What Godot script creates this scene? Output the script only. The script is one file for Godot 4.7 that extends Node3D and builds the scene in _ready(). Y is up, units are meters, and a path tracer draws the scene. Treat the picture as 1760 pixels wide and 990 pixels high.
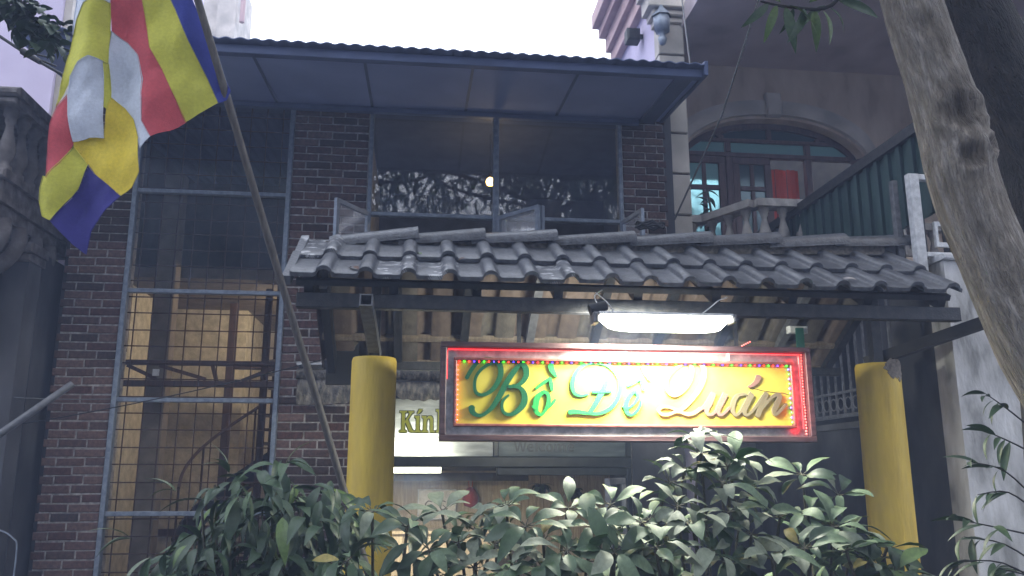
extends Node3D
# A brick shopfront with a tiled porch and a lit shop sign, seen from the street.

const LETTERS := [
	["letter_b", [[0.262, 2.206, 0.0213, 0.288, 2.252, 0.022, 0.321, 2.29, 0.0185, 0.359, 2.31, 0.017, 0.401, 2.306, 0.022, 0.439, 2.28, 0.0302, 0.448, 2.234, 0.0302, 0.431, 2.183, 0.0277, 0.397, 2.137, 0.0241, 0.348, 2.113, 0.0178, 0.314, 2.126, 0.0185, 0.305, 2.165, 0.017, 0.312, 2.211, 0.017, 0.342, 2.253, 0.017, 0.388, 2.284, 0.0185, 0.43, 2.3, 0.0156, 0.481, 2.304, 0.0149, 0.531, 2.298, 0.017, 0.582, 2.305, 0.0121], [0.556, 2.285, 0.0195, 0.523, 2.247, 0.0291, 0.481, 2.184, 0.0312, 0.439, 2.105, 0.0312, 0.398, 2.043, 0.0241, 0.353, 2.007, 0.0185, 0.318, 2.005, 0.0206, 0.294, 2.024, 0.0298, 0.29, 2.044, 0.0348], [0.556, 2.29, 0.0185, 0.582, 2.265, 0.0327, 0.588, 2.223, 0.0312, 0.565, 2.185, 0.0256, 0.531, 2.164, 0.0185, 0.493, 2.159, 0.0185], [0.514, 2.164, 0.0185, 0.556, 2.151, 0.022, 0.577, 2.115, 0.0327, 0.573, 2.069, 0.0348, 0.539, 2.028, 0.0277, 0.498, 2.008, 0.0192, 0.465, 2.019, 0.017, 0.453, 2.052, 0.0163, 0.461, 2.084, 0.0156, 0.489, 2.112, 0.0128]]],
	["letter_o", [[0.686, 2.136, 0.0178, 0.652, 2.107, 0.0302, 0.64, 2.061, 0.0337, 0.644, 2.024, 0.0256, 0.669, 2.009, 0.0156, 0.694, 2.037, 0.017, 0.711, 2.079, 0.0234, 0.709, 2.116, 0.0213, 0.684, 2.136, 0.0163], [0.702, 2.047, 0.0142, 0.728, 2.066, 0.0163, 0.746, 2.091, 0.0142], [0.619, 2.053, 0.0078, 0.639, 2.04, 0.0142]]],
	["circumflex_accent", [[0.643, 2.151, 0.0149, 0.687, 2.186, 0.0185, 0.72, 2.208, 0.0149], [0.72, 2.206, 0.017, 0.726, 2.179, 0.022, 0.73, 2.145, 0.0178]]],
	["grave_accent", [[0.724, 2.278, 0.032, 0.732, 2.254, 0.0305, 0.747, 2.23, 0.022, 0.757, 2.219, 0.0142]]],
	["letter_d", [[0.931, 2.123, 0.0121, 0.887, 2.116, 0.016, 0.854, 2.132, 0.0213, 0.845, 2.176, 0.0266, 0.857, 2.226, 0.0241, 0.89, 2.269, 0.0206, 0.938, 2.293, 0.017, 0.989, 2.297, 0.017, 1.041, 2.286, 0.0206, 1.083, 2.255, 0.0256, 1.111, 2.204, 0.0277, 1.111, 2.145, 0.0277, 1.087, 2.086, 0.0256, 1.048, 2.044, 0.0234, 0.992, 2.02, 0.0206, 0.941, 2.018, 0.0185, 0.89, 2.025, 0.022, 0.852, 2.028, 0.027, 0.828, 2.026, 0.0284], [1.057, 2.233, 0.0249, 1.03, 2.178, 0.0305, 0.994, 2.11, 0.0305, 0.958, 2.052, 0.0284, 0.934, 2.02, 0.0213], [0.956, 2.137, 0.0163, 1.007, 2.138, 0.0163, 1.059, 2.14, 0.0163]]],
	["letter_e", [[1.161, 2.051, 0.0128, 1.194, 2.079, 0.0149, 1.212, 2.116, 0.0199, 1.194, 2.141, 0.0185, 1.161, 2.112, 0.0256, 1.143, 2.07, 0.0291, 1.146, 2.028, 0.0249, 1.172, 2.013, 0.0163, 1.202, 2.033, 0.0163, 1.222, 2.067, 0.0149, 1.229, 2.092, 0.0107], [1.121, 2.057, 0.0078, 1.142, 2.045, 0.0142]]],
	["circumflex_accent", [[1.154, 2.171, 0.0149, 1.194, 2.192, 0.0185, 1.233, 2.218, 0.0163], [1.233, 2.215, 0.0178, 1.239, 2.185, 0.022, 1.242, 2.151, 0.0149]]],
	["grave_accent", [[1.249, 2.274, 0.0298, 1.257, 2.248, 0.0291, 1.273, 2.219, 0.0213, 1.283, 2.204, 0.0128]]],
	["letter_q", [[1.419, 2.306, 0.0107, 1.464, 2.319, 0.0128, 1.507, 2.308, 0.017, 1.527, 2.269, 0.0227, 1.515, 2.213, 0.0241, 1.478, 2.158, 0.0249, 1.429, 2.124, 0.0213, 1.39, 2.135, 0.0199, 1.375, 2.173, 0.0185, 1.385, 2.22, 0.0163, 1.422, 2.263, 0.0149, 1.467, 2.293, 0.0135, 1.508, 2.311, 0.0135, 1.561, 2.312, 0.0185, 1.592, 2.279, 0.027, 1.594, 2.223, 0.0277, 1.567, 2.163, 0.027, 1.524, 2.107, 0.0241, 1.478, 2.06, 0.0199, 1.438, 2.039, 0.0178, 1.391, 2.055, 0.0135, 1.348, 2.056, 0.0149, 1.325, 2.038, 0.0163, 1.342, 2.017, 0.0163, 1.381, 2.016, 0.0163, 1.42, 2.031, 0.0163, 1.451, 2.029, 0.0156, 1.494, 2.018, 0.0213, 1.538, 2.031, 0.0199, 1.565, 2.051, 0.0178]]],
	["letter_u", [[1.566, 2.046, 0.0163, 1.589, 2.063, 0.0178, 1.621, 2.104, 0.0227, 1.645, 2.134, 0.0284, 1.623, 2.087, 0.032, 1.6, 2.045, 0.0284, 1.606, 2.019, 0.0185, 1.635, 2.02, 0.0135, 1.663, 2.049, 0.0156, 1.692, 2.096, 0.0249, 1.717, 2.135, 0.0312, 1.688, 2.088, 0.032, 1.666, 2.045, 0.0284, 1.675, 2.016, 0.017, 1.705, 2.029, 0.0149, 1.733, 2.057, 0.0149]]],
	["letter_a", [[1.835, 2.132, 0.0156, 1.816, 2.133, 0.0178, 1.782, 2.122, 0.0206, 1.757, 2.084, 0.027, 1.75, 2.042, 0.0256, 1.766, 2.016, 0.0163, 1.794, 2.033, 0.0149, 1.823, 2.076, 0.0178, 1.868, 2.136, 0.0312, 1.838, 2.085, 0.032, 1.817, 2.042, 0.0284, 1.828, 2.016, 0.0163, 1.86, 2.034, 0.0149, 1.899, 2.079, 0.0163, 1.933, 2.124, 0.0163]]],
	["letter_n", [[1.95, 2.135, 0.0284, 1.931, 2.09, 0.032, 1.906, 2.043, 0.032, 1.895, 2.014, 0.027], [1.93, 2.06, 0.0142, 1.972, 2.107, 0.017, 2.014, 2.131, 0.022, 2.029, 2.119, 0.0291, 2.01, 2.078, 0.0305, 1.992, 2.043, 0.027, 1.998, 2.021, 0.0178, 2.03, 2.044, 0.0163, 2.064, 2.078, 0.0142]]],
	["acute_accent", [[1.913, 2.23, 0.0327, 1.899, 2.205, 0.027, 1.876, 2.185, 0.0199, 1.852, 2.175, 0.0128]]],
]
const FLAG := [
	["blue", 0, [-1.352, 4.181, -1.272, 4.187, -1.113, 3.884, -1.041, 3.76, -0.968, 3.6, -0.9, 3.436, -0.851, 3.34, -0.869, 3.306, -0.906, 3.292, -0.952, 3.39, -1.029, 3.534, -1.096, 3.68, -1.135, 3.754, -1.199, 3.878]],
	["yellow", 0, [-1.441, 4.173, -1.352, 4.181, -1.199, 3.878, -1.135, 3.754, -1.096, 3.68, -1.029, 3.534, -0.952, 3.39, -0.906, 3.292, -0.962, 3.237, -1.027, 3.18, -1.061, 3.262, -1.126, 3.392, -1.183, 3.487, -1.216, 3.61, -1.247, 3.746, -1.29, 3.871]],
	["red", 0, [-1.518, 4.167, -1.441, 4.173, -1.29, 3.871, -1.247, 3.746, -1.216, 3.61, -1.183, 3.487, -1.126, 3.392, -1.061, 3.262, -1.024, 3.18, -1.081, 3.118, -1.136, 3.07, -1.179, 3.143, -1.202, 3.339, -1.235, 3.46, -1.29, 3.524, -1.353, 3.564, -1.368, 3.738, -1.393, 3.864]],
	["white", 0, [-1.353, 3.564, -1.29, 3.524, -1.235, 3.46, -1.199, 3.34, -1.179, 3.143, -1.136, 3.07, -1.17, 3.014, -1.188, 3.066, -1.223, 3.158, -1.271, 3.216, -1.329, 3.26, -1.35, 3.368]],
	["white", 1, [-1.617, 4.159, -1.518, 4.167, -1.39, 3.864, -1.368, 3.738, -1.362, 3.682, -1.414, 3.691, -1.466, 3.668, -1.504, 3.616, -1.524, 3.553, -1.535, 3.727, -1.556, 3.852]],
	["yellow", 1, [-1.362, 3.682, -1.348, 3.407, -1.408, 3.415, -1.459, 3.392, -1.495, 3.335, -1.544, 3.208, -1.532, 3.382, -1.523, 3.541, -1.504, 3.616, -1.466, 3.668, -1.414, 3.691]],
	["white", 2, [-1.364, 3.406, -1.336, 3.071, -1.394, 3.07, -1.454, 3.048, -1.481, 3.158, -1.5, 3.263, -1.495, 3.338, -1.459, 3.394, -1.413, 3.415]],
	["yellow", 1, [-1.366, 3.403, -1.347, 3.407, -1.328, 3.254, -1.335, 3.2, -1.349, 3.212]],
	["red", 1, [-1.501, 3.269, -1.481, 3.158, -1.454, 3.046, -1.49, 2.948, -1.533, 2.88, -1.547, 2.957, -1.55, 3.119, -1.539, 3.208]],
	["orange", 1, [-1.329, 3.26, -1.271, 3.216, -1.223, 3.158, -1.186, 3.066, -1.166, 2.915, -1.195, 2.851, -1.238, 2.815, -1.289, 2.859, -1.357, 2.913, -1.392, 2.956, -1.452, 3.028, -1.454, 3.05, -1.394, 3.073, -1.336, 3.073, -1.335, 3.2]],
	["yellow", 2, [-1.452, 3.028, -1.39, 2.952, -1.42, 2.848, -1.503, 2.701, -1.536, 2.72, -1.559, 2.787, -1.55, 2.889, -1.533, 2.88, -1.49, 2.948]],
	["navy", 1, [-1.39, 2.955, -1.357, 2.913, -1.289, 2.859, -1.238, 2.815, -1.298, 2.74, -1.352, 2.671, -1.368, 2.576, -1.418, 2.613, -1.503, 2.701, -1.42, 2.848]],
]

var rng := RandomNumberGenerator.new()
var used := {}
var M := {}

# ---------------------------------------------------------------- naming and tagging
func numbered(called: String) -> String:
	if not used.has(called):
		used[called] = 0
		return called
	used[called] += 1
	return "%s_%03d" % [called, used[called]]

func thing(called: String, label: String, category: String, at := Vector3.ZERO, group := "") -> Node3D:
	var o := Node3D.new()
	o.name = numbered(called)
	add_child(o)
	o.position = at
	o.set_meta("label", label)
	o.set_meta("category", category)
	if group:
		o.set_meta("group", group)
	return o

func part(called: String, mesh: Mesh, m: Material, parent: Node3D, xf := Transform3D()) -> MeshInstance3D:
	var o := MeshInstance3D.new()
	o.name = called
	o.mesh = mesh
	if m:
		o.material_override = m
	o.transform = xf
	parent.add_child(o, true)
	return o

func stuff(o: Node3D) -> void:
	o.set_meta("kind", "stuff")

func structure(called: String, mesh: Mesh, m: Material, xf := Transform3D()) -> MeshInstance3D:
	var o := part(called, mesh, m, self, xf)
	o.set_meta("kind", "structure")
	return o

# ---------------------------------------------------------------- shapes
func T() -> SurfaceTool:
	var st := SurfaceTool.new()
	st.begin(Mesh.PRIMITIVE_TRIANGLES)
	st.set_smooth_group(-1)
	return st

func done(st: SurfaceTool) -> ArrayMesh:
	st.generate_normals()
	return st.commit()

func quad(st: SurfaceTool, a: Vector3, b: Vector3, c: Vector3, d: Vector3) -> void:
	# clockwise from the front
	st.add_vertex(a); st.add_vertex(b); st.add_vertex(c)
	st.add_vertex(a); st.add_vertex(c); st.add_vertex(d)

func bx(st: SurfaceTool, c: Vector3, s: Vector3, b := Basis(), bev := 0.0) -> void:
	var h := s / 2.0
	if bev <= 0.0:
		var p := []
		for i in 8:
			p.append(c + b * Vector3(h.x if i & 1 else -h.x, h.y if i & 2 else -h.y, h.z if i & 4 else -h.z))
		quad(st, p[4], p[6], p[7], p[5]); quad(st, p[1], p[3], p[2], p[0])
		quad(st, p[5], p[7], p[3], p[1]); quad(st, p[0], p[2], p[6], p[4])
		quad(st, p[6], p[2], p[3], p[7]); quad(st, p[0], p[4], p[5], p[1])
		return
	# chamfered along the four edges that run in z, and at the front
	var q := []
	for k in 3:
		var ins: float = bev if k != 1 else 0.0
		var z: float = [h.z, h.z - bev, -h.z][k]
		if k == 2:
			ins = 0.0
		for e in [[-1, -1], [-1, 1], [1, 1], [1, -1]]:
			q.append(c + b * Vector3(e[0] * (h.x - ins), e[1] * (h.y - ins), z))
	quad(st, q[0], q[1], q[2], q[3])
	for k in 2:
		for i in 4:
			var j := (i + 1) % 4
			quad(st, q[k * 4 + i], q[(k + 1) * 4 + i], q[(k + 1) * 4 + j], q[k * 4 + j])
	quad(st, q[11], q[10], q[9], q[8])

func box(s: Vector3, bev := 0.0) -> ArrayMesh:
	var st := T()
	bx(st, Vector3.ZERO, s, Basis(), bev)
	return done(st)

func span(a: Vector3, b: Vector3, bev := 0.0) -> ArrayMesh:
	# the box between two corners
	var st := T()
	bx(st, (a + b) / 2.0, (b - a).abs(), Basis(), bev)
	return done(st)

func bar(st: SurfaceTool, a: Vector3, b: Vector3, w: float, h: float, up := Vector3.UP) -> void:
	# a straight bar of rectangular section
	var d := (b - a).normalized()
	if absf(d.dot(up)) > 0.98:
		up = Vector3.RIGHT
	var x := up.cross(d).normalized()
	var y := d.cross(x)
	bx(st, (a + b) / 2.0, Vector3(w, h, a.distance_to(b)), Basis(x, y, d))

func sheet(a: Vector3, b: Vector3) -> ArrayMesh:
	# a single upright face from corner to corner
	var st := T()
	quad(st, Vector3(a.x, a.y, a.z), Vector3(a.x, b.y, a.z), Vector3(b.x, b.y, b.z), Vector3(b.x, a.y, b.z))
	return done(st)

func bars(a: Vector3, b: Vector3, w: float, h: float) -> ArrayMesh:
	var st := T()
	bar(st, a, b, w, h)
	return done(st)

func tube(st: SurfaceTool, pts: Array, rad, sides := 8, caps := true) -> void:
	var n := pts.size()
	var rings := []
	var x := Vector3.ZERO
	for i in n:
		var d: Vector3 = (pts[mini(i + 1, n - 1)] - pts[maxi(i - 1, 0)]).normalized()
		if i == 0:
			x = (Vector3.RIGHT if absf(d.y) > 0.8 else Vector3.UP).cross(d).normalized()
		x = (x - d * x.dot(d)).normalized()
		var y := d.cross(x)
		var r: float = rad if not rad is Array else rad[i]
		var ring := []
		for k in sides:
			var t := TAU * k / sides
			ring.append(pts[i] + (x * cos(t) + y * sin(t)) * r)
		rings.append(ring)
	st.set_smooth_group(1)
	for i in n - 1:
		for k in sides:
			var j := (k + 1) % sides
			quad(st, rings[i][k], rings[i + 1][k], rings[i + 1][j], rings[i][j])
	st.set_smooth_group(-1)
	if caps:
		for k in range(1, sides - 1):
			st.add_vertex(rings[0][0]); st.add_vertex(rings[0][k]); st.add_vertex(rings[0][k + 1])
			st.add_vertex(rings[n - 1][0]); st.add_vertex(rings[n - 1][k + 1]); st.add_vertex(rings[n - 1][k])

func pipe(pts: Array, rad, sides := 8) -> ArrayMesh:
	var st := T()
	tube(st, pts, rad, sides)
	return done(st)

func lathe(prof: Array, sides := 14) -> ArrayMesh:
	# profile of [radius, height], turned round y
	var st := T()
	st.set_smooth_group(1)
	for i in prof.size() - 1:
		for k in sides:
			var a := TAU * k / sides
			var b := TAU * (k + 1) / sides
			var p0 := Vector3(cos(a) * prof[i][0], prof[i][1], sin(a) * prof[i][0])
			var p1 := Vector3(cos(b) * prof[i][0], prof[i][1], sin(b) * prof[i][0])
			var p2 := Vector3(cos(b) * prof[i + 1][0], prof[i + 1][1], sin(b) * prof[i + 1][0])
			var p3 := Vector3(cos(a) * prof[i + 1][0], prof[i + 1][1], sin(a) * prof[i + 1][0])
			quad(st, p0, p1, p2, p3)
	return done(st)

func sag(a: Vector3, b: Vector3, drop: float, n := 14) -> Array:
	var out := []
	for i in n + 1:
		var t := float(i) / n
		out.append(a.lerp(b, t) - Vector3(0, drop * 4.0 * t * (1.0 - t), 0))
	return out

func smooth(p: Array, per := 6) -> Array:
	# Catmull-Rom through Vector3 points
	var out := []
	for i in p.size() - 1:
		for k in per:
			out.append(p[i].cubic_interpolate(p[i + 1], p[maxi(i - 1, 0)], p[mini(i + 2, p.size() - 1)], float(k) / per))
	out.append(p[-1])
	return out

func ribbon(st: SurfaceTool, flat: Array, z0: float, z1: float) -> void:
	# a raised pen stroke: x, y, width triples, rounded at both ends, its face at z1
	var p := []
	for i in range(0, flat.size(), 3):
		p.append(Vector3(flat[i], flat[i + 1], flat[i + 2]))
	p = smooth(p, 7)
	var pts := []
	var n := p.size()
	for i in n:
		var d: Vector3 = p[mini(i + 1, n - 1)] - p[maxi(i - 1, 0)]
		var v := Vector2(d.x, d.y).normalized()
		if i == 0:
			for k in 4:
				var t := PI / 2 * k / 4
				pts.append([Vector2(p[0].x, p[0].y) - v * p[0].z * 0.4 * cos(t), v, p[0].z * (0.05 + 0.95 * sin(t))])
		pts.append([Vector2(p[i].x, p[i].y), v, p[i].z])
		if i == n - 1:
			for k in range(1, 5):
				var t := PI / 2 * k / 4
				pts.append([Vector2(p[i].x, p[i].y) + v * p[i].z * 0.4 * sin(t), v, p[i].z * (0.05 + 0.95 * cos(t))])
	var m := pts.size()
	var row := []
	for i in m:
		var c: Vector2 = pts[i][0]
		var s: Vector2 = Vector2(-pts[i][1].y, pts[i][1].x) * pts[i][2] / 2.0
		var z := z1 + 0.0016 * i / m
		row.append([Vector3(c.x + s.x, c.y + s.y, z), Vector3(c.x - s.x, c.y - s.y, z), Vector3(c.x + s.x, c.y + s.y, z0), Vector3(c.x - s.x, c.y - s.y, z0)])
	for i in m - 1:
		var a: Array = row[i]
		var b: Array = row[i + 1]
		quad(st, a[0], b[0], b[1], a[1])
		quad(st, a[2], b[2], b[0], a[0])
		quad(st, a[1], b[1], b[3], a[3])

# ---------------------------------------------------------------- materials
func L(r: float, g: float, b: float) -> Color:
	return Color(r, g, b).linear_to_srgb()

func noise(sd: int, freq: float, lo: Color, hi: Color, kind := 0, size := 256, mid := 0.5) -> NoiseTexture2D:
	var f := FastNoiseLite.new()
	f.seed = sd
	f.noise_type = FastNoiseLite.TYPE_CELLULAR if kind == 1 else FastNoiseLite.TYPE_SIMPLEX_SMOOTH
	f.frequency = freq
	f.fractal_octaves = 5
	var t := NoiseTexture2D.new()
	t.width = size
	t.height = size
	t.seamless = true
	t.noise = f
	var g := Gradient.new()
	g.offsets = PackedFloat32Array([0.15, mid, 0.85])
	g.colors = PackedColorArray([lo, lo.lerp(hi, 0.5), hi])
	t.color_ramp = g
	return t

func bump(sd: int, freq: float, size := 256, kind := 0) -> NoiseTexture2D:
	return noise(sd, freq, Color.BLACK, Color.WHITE, kind, size)

func plain(c: Color, rough := 0.7, metal := 0.0) -> StandardMaterial3D:
	var m := StandardMaterial3D.new()
	m.albedo_color = c
	m.roughness = rough
	m.metallic = metal
	return m

func worn(lo: Color, hi: Color, scale: float, rough := 0.8, relief := 0.0, sd := 1, freq := 0.02, stretch := Vector3.ONE, mid := 0.5) -> StandardMaterial3D:
	# a mottled surface: noise colour on world axes, with optional relief (cm)
	var m := StandardMaterial3D.new()
	m.albedo_texture = noise(sd, freq, lo, hi, 0, 256, mid)
	m.uv1_triplanar = true
	m.uv1_world_triplanar = true
	m.uv1_scale = Vector3(scale, scale, scale) * stretch
	m.roughness = rough
	if relief > 0.0:
		m.heightmap_enabled = true
		var key := "bump%d" % (0 if freq < 0.016 else 1 if freq < 0.028 else 2)
		if not M.has(key):
			M[key] = bump(101, [0.024, 0.042, 0.07][int(key[4])], 512)
		m.heightmap_texture = M[key]
		m.heightmap_scale = relief
	return m

func spotted() -> StandardMaterial3D:
	# grey glaze with a few irregular white spots
	var m := worn(L(0.060, 0.064, 0.072), L(0.12, 0.125, 0.14), 2.2, 0.36, 0.25, 31, 0.025)
	var r := RandomNumberGenerator.new()
	r.seed = 4
	var im := Image.create(256, 256, false, Image.FORMAT_RGBA8)
	im.fill(Color(1, 1, 1, 0))
	for i in 26:
		var c := Vector2(r.randf_range(20, 236), r.randf_range(20, 236))
		var s := r.randf_range(1.5, 8.0)
		var e := r.randf_range(1.0, 3.0)
		for y in range(maxi(0, int(c.y - s * 1.3)), mini(256, int(c.y + s * 1.3))):
			for x in range(maxi(0, int(c.x - s * e)), mini(256, int(c.x + s * e))):
				var d := Vector2((x - c.x) / e, y - c.y).length() / s
				if d + 0.35 * sin(x * 0.9 + y * 1.3 + i) < 0.8:
					im.set_pixel(x, y, Color(0.86, 0.87, 0.9, 0.9))
	m.detail_enabled = true
	m.detail_blend_mode = BaseMaterial3D.BLEND_MODE_MIX
	m.detail_albedo = ImageTexture.create_from_image(im)
	return m

func lit(c: Color, e: float) -> StandardMaterial3D:
	var m := StandardMaterial3D.new()
	m.albedo_color = Color(0.8, 0.8, 0.8)
	m.emission_enabled = true
	m.emission = c
	m.emission_energy_multiplier = e
	return m

func glass(a: float, rough := 0.03, c := Color.WHITE) -> StandardMaterial3D:
	var m := StandardMaterial3D.new()
	m.transparency = BaseMaterial3D.TRANSPARENCY_ALPHA
	m.albedo_color = Color(c.r, c.g, c.b, a)
	m.roughness = rough
	m.metallic_specular = 0.5
	return m

func materials() -> void:
	for i in 6:
		var k: float = [0.60, 0.95, 1.2, 1.0, 0.78, 1.5][i]
		var red: float = [0.0, 0.012, 0.02, 0.004, 0.03, 0.01][i]
		M["brick%d" % i] = worn(L(0.066 * k + red * 0.5, 0.043 * k, 0.037 * k), L(0.132 * k + red, 0.080 * k, 0.066 * k), 3.0, 0.9, 0.5, 11 + i % 3, 0.03)
	M.mortar = worn(L(0.22, 0.205, 0.195), L(0.52, 0.485, 0.465), 1.3, 0.95, 0.4, 21, 0.04)
	M.steel = worn(L(0.17, 0.20, 0.25), L(0.28, 0.32, 0.38), 3.0, 0.45, 0.0, 22, 0.02)
	M.steel.metallic = 0.3
	M.dark_steel = worn(L(0.012, 0.014, 0.018), L(0.035, 0.035, 0.038), 3.0, 0.5, 0.1, 23, 0.02)
	M.rust = worn(L(0.030, 0.014, 0.008), L(0.075, 0.036, 0.020), 6.0, 0.85, 0.1, 24, 0.03)
	M.brown_wood = worn(L(0.030, 0.014, 0.010), L(0.075, 0.036, 0.026), 2.0, 0.6, 0.2, 25, 0.02, Vector3(3, 0.4, 3))
	M.old_wood = worn(L(0.14, 0.11, 0.08), L(0.28, 0.23, 0.18), 2.0, 0.8, 0.2, 26, 0.02, Vector3(3, 0.4, 3))
	M.blue_tin = worn(L(0.065, 0.088, 0.175), L(0.10, 0.13, 0.25), 0.8, 0.55, 0.0, 27, 0.01)
	M.soffit = worn(L(0.24, 0.30, 0.54), L(0.31, 0.38, 0.64), 0.5, 0.75, 0.0, 28, 0.01)  # blue sheet colour, lightened to carry the flare veil under the eave
	M.tile_grey = worn(L(0.042, 0.045, 0.052), L(0.110, 0.115, 0.130), 2.2, 0.42, 0.25, 29, 0.025)
	M.tile_grey_b = worn(L(0.058, 0.062, 0.071), L(0.130, 0.136, 0.152), 2.6, 0.36, 0.25, 30, 0.025)
	M.tile_spotted = spotted()
	M.clay = worn(L(0.085, 0.064, 0.052), L(0.165, 0.125, 0.105), 2.0, 0.85, 0.2, 32, 0.02)
	M.clay_pale = worn(L(0.085, 0.076, 0.066), L(0.165, 0.146, 0.125), 2.0, 0.85, 0.2, 33, 0.02)
	M.yellow_plaster = worn(L(0.50, 0.345, 0.045), L(0.72, 0.515, 0.065), 1.1, 0.6, 0.15, 34, 0.016, Vector3(2.2, 0.35, 2.2), 0.40)
	M.bare_plaster = worn(L(0.16, 0.14, 0.12), L(0.34, 0.30, 0.24), 4.0, 0.9, 0.4, 35, 0.03)
	M.concrete = worn(L(0.045, 0.046, 0.052), L(0.12, 0.12, 0.13), 0.45, 0.9, 0.3, 36, 0.012, Vector3(1.0, 0.5, 1.0))
	M.dark_concrete = worn(L(0.022, 0.023, 0.027), L(0.085, 0.085, 0.092), 0.5, 0.9, 0.3, 37, 0.012, Vector3(1.0, 0.5, 1.0))
	M.pale_wall = worn(L(0.26, 0.26, 0.25), L(0.62, 0.62, 0.62), 0.9, 0.9, 0.3, 38, 0.016, Vector3(1.3, 0.5, 1.3), 0.36)
	M.old_stone = worn(L(0.065, 0.058, 0.058), L(0.19, 0.175, 0.175), 1.4, 0.9, 0.3, 39, 0.02)
	M.lilac = worn(L(0.50, 0.44, 0.58), L(0.60, 0.54, 0.68), 0.4, 0.85, 0.1, 40, 0.01)
	M.cream = worn(L(0.44, 0.345, 0.265), L(0.62, 0.51, 0.41), 0.6, 0.85, 0.15, 41, 0.014, Vector3(1.4, 0.5, 1.4), 0.34)
	M.cream_light = worn(L(0.38, 0.35, 0.31), L(0.60, 0.55, 0.49), 0.6, 0.8, 0.1, 42, 0.012)
	M.soffit_lilac = worn(L(0.40, 0.34, 0.355), L(0.58, 0.505, 0.52), 0.35, 0.9, 0.1, 43, 0.014, Vector3.ONE, 0.36)
	M.pink_trim = worn(L(0.40, 0.27, 0.27), L(0.54, 0.38, 0.37), 0.8, 0.75, 0.1, 44, 0.012)
	M.old_plaster = worn(L(0.26, 0.24, 0.22), L(0.48, 0.45, 0.42), 1.2, 0.9, 0.2, 73, 0.02)
	M.groove = plain(L(0.10, 0.085, 0.08), 0.9)
	M.red_wood = worn(L(0.060, 0.030, 0.028), L(0.115, 0.058, 0.052), 1.5, 0.45, 0.1, 45, 0.02, Vector3(3, 0.4, 3))
	M.mirror_glass = plain(L(0.30, 0.60, 0.60), 0.04, 0.55)
	M.dim_glass = plain(L(0.045, 0.085, 0.095), 0.10, 0.3)
	M.red_cloth = plain(L(0.62, 0.075, 0.035), 0.8)
	M.green_tin = worn(L(0.022, 0.046, 0.047), L(0.042, 0.080, 0.078), 1.0, 0.38, 0.0, 46, 0.015, Vector3(1, 0.4, 1))
	M.white_metal = worn(L(0.45, 0.46, 0.47), L(0.66, 0.67, 0.68), 3.0, 0.5, 0.0, 47, 0.02)
	M.grey_metal = worn(L(0.085, 0.088, 0.10), L(0.17, 0.174, 0.186), 3.0, 0.5, 0.0, 48, 0.02)
	M.tarp = worn(L(0.035, 0.035, 0.038), L(0.27, 0.24, 0.20), 2.4, 0.85, 0.8, 49, 0.02, Vector3(1.8, 0.7, 1.8))
	M.black = plain(L(0.008, 0.009, 0.011), 0.6)
	M.black_frame = worn(L(0.010, 0.013, 0.014), L(0.024, 0.030, 0.030), 2.0, 0.35, 0.0, 50, 0.02)
	M.sign_frame = worn(L(0.050, 0.028, 0.030), L(0.11, 0.062, 0.062), 2.0, 0.4, 0.05, 51, 0.02, Vector3(0.3, 3, 3))
	M.sign_metal = worn(L(0.34, 0.32, 0.31), L(0.62, 0.58, 0.56), 3.0, 0.32, 0.0, 52, 0.02)
	M.sign_metal.metallic = 0.75
	M.copper = worn(L(0.17, 0.055, 0.045), L(0.28, 0.10, 0.075), 3.0, 0.35, 0.0, 53, 0.02)
	M.sign_yellow = worn(L(0.53, 0.43, 0.05), L(0.61, 0.505, 0.08), 1.2, 0.34, 0.02, 54, 0.012)
	M.letter_green = halftone(L(0.010, 0.075, 0.036), L(0.026, 0.150, 0.062), 5)
	M.letter_bright = halftone(L(0.014, 0.20, 0.05), L(0.06, 0.44, 0.10), 6)
	M.letter_pink = halftone(L(0.52, 0.40, 0.16), L(0.50, 0.20, 0.10), 7)
	M.letter_mauve = halftone(L(0.20, 0.115, 0.09), L(0.30, 0.15, 0.12), 8)
	M.letter_olive = halftone(L(0.22, 0.165, 0.10), L(0.16, 0.155, 0.085), 9)
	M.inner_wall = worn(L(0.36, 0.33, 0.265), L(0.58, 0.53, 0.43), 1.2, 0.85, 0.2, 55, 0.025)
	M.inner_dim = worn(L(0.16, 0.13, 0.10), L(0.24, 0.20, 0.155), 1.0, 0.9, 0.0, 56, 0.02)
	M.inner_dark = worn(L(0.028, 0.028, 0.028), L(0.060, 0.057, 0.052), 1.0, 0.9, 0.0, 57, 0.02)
	M.veil_toned_wall = worn(L(0.07, 0.078, 0.10), L(0.11, 0.12, 0.15), 0.8, 0.9, 0.0, 74, 0.02)  # blue-grey tone stands in for the veil over the upstairs room
	M.paper = worn(L(0.52, 0.50, 0.48), L(0.66, 0.64, 0.62), 2.0, 0.5, 0.0, 58, 0.02)
	M.plank = worn(L(0.30, 0.24, 0.17), L(0.46, 0.38, 0.28), 1.6, 0.8, 0.1, 59, 0.02, Vector3(3, 0.4, 3))
	M.asphalt = worn(L(0.04, 0.04, 0.042), L(0.07, 0.07, 0.07), 0.5, 0.95, 0.4, 60, 0.03)
	M.paving = worn(L(0.12, 0.115, 0.11), L(0.21, 0.20, 0.19), 0.7, 0.9, 0.3, 61, 0.03)
	M.soil = worn(L(0.03, 0.022, 0.015), L(0.07, 0.05, 0.035), 2.0, 0.95, 1.0, 62, 0.04)
	M.bark = bark(L(0.135, 0.118, 0.098), L(0.43, 0.395, 0.355), 63, 1.2)
	M.bark_dark = bark(L(0.014, 0.013, 0.012), L(0.075, 0.066, 0.056), 64, 2.0)
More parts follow.
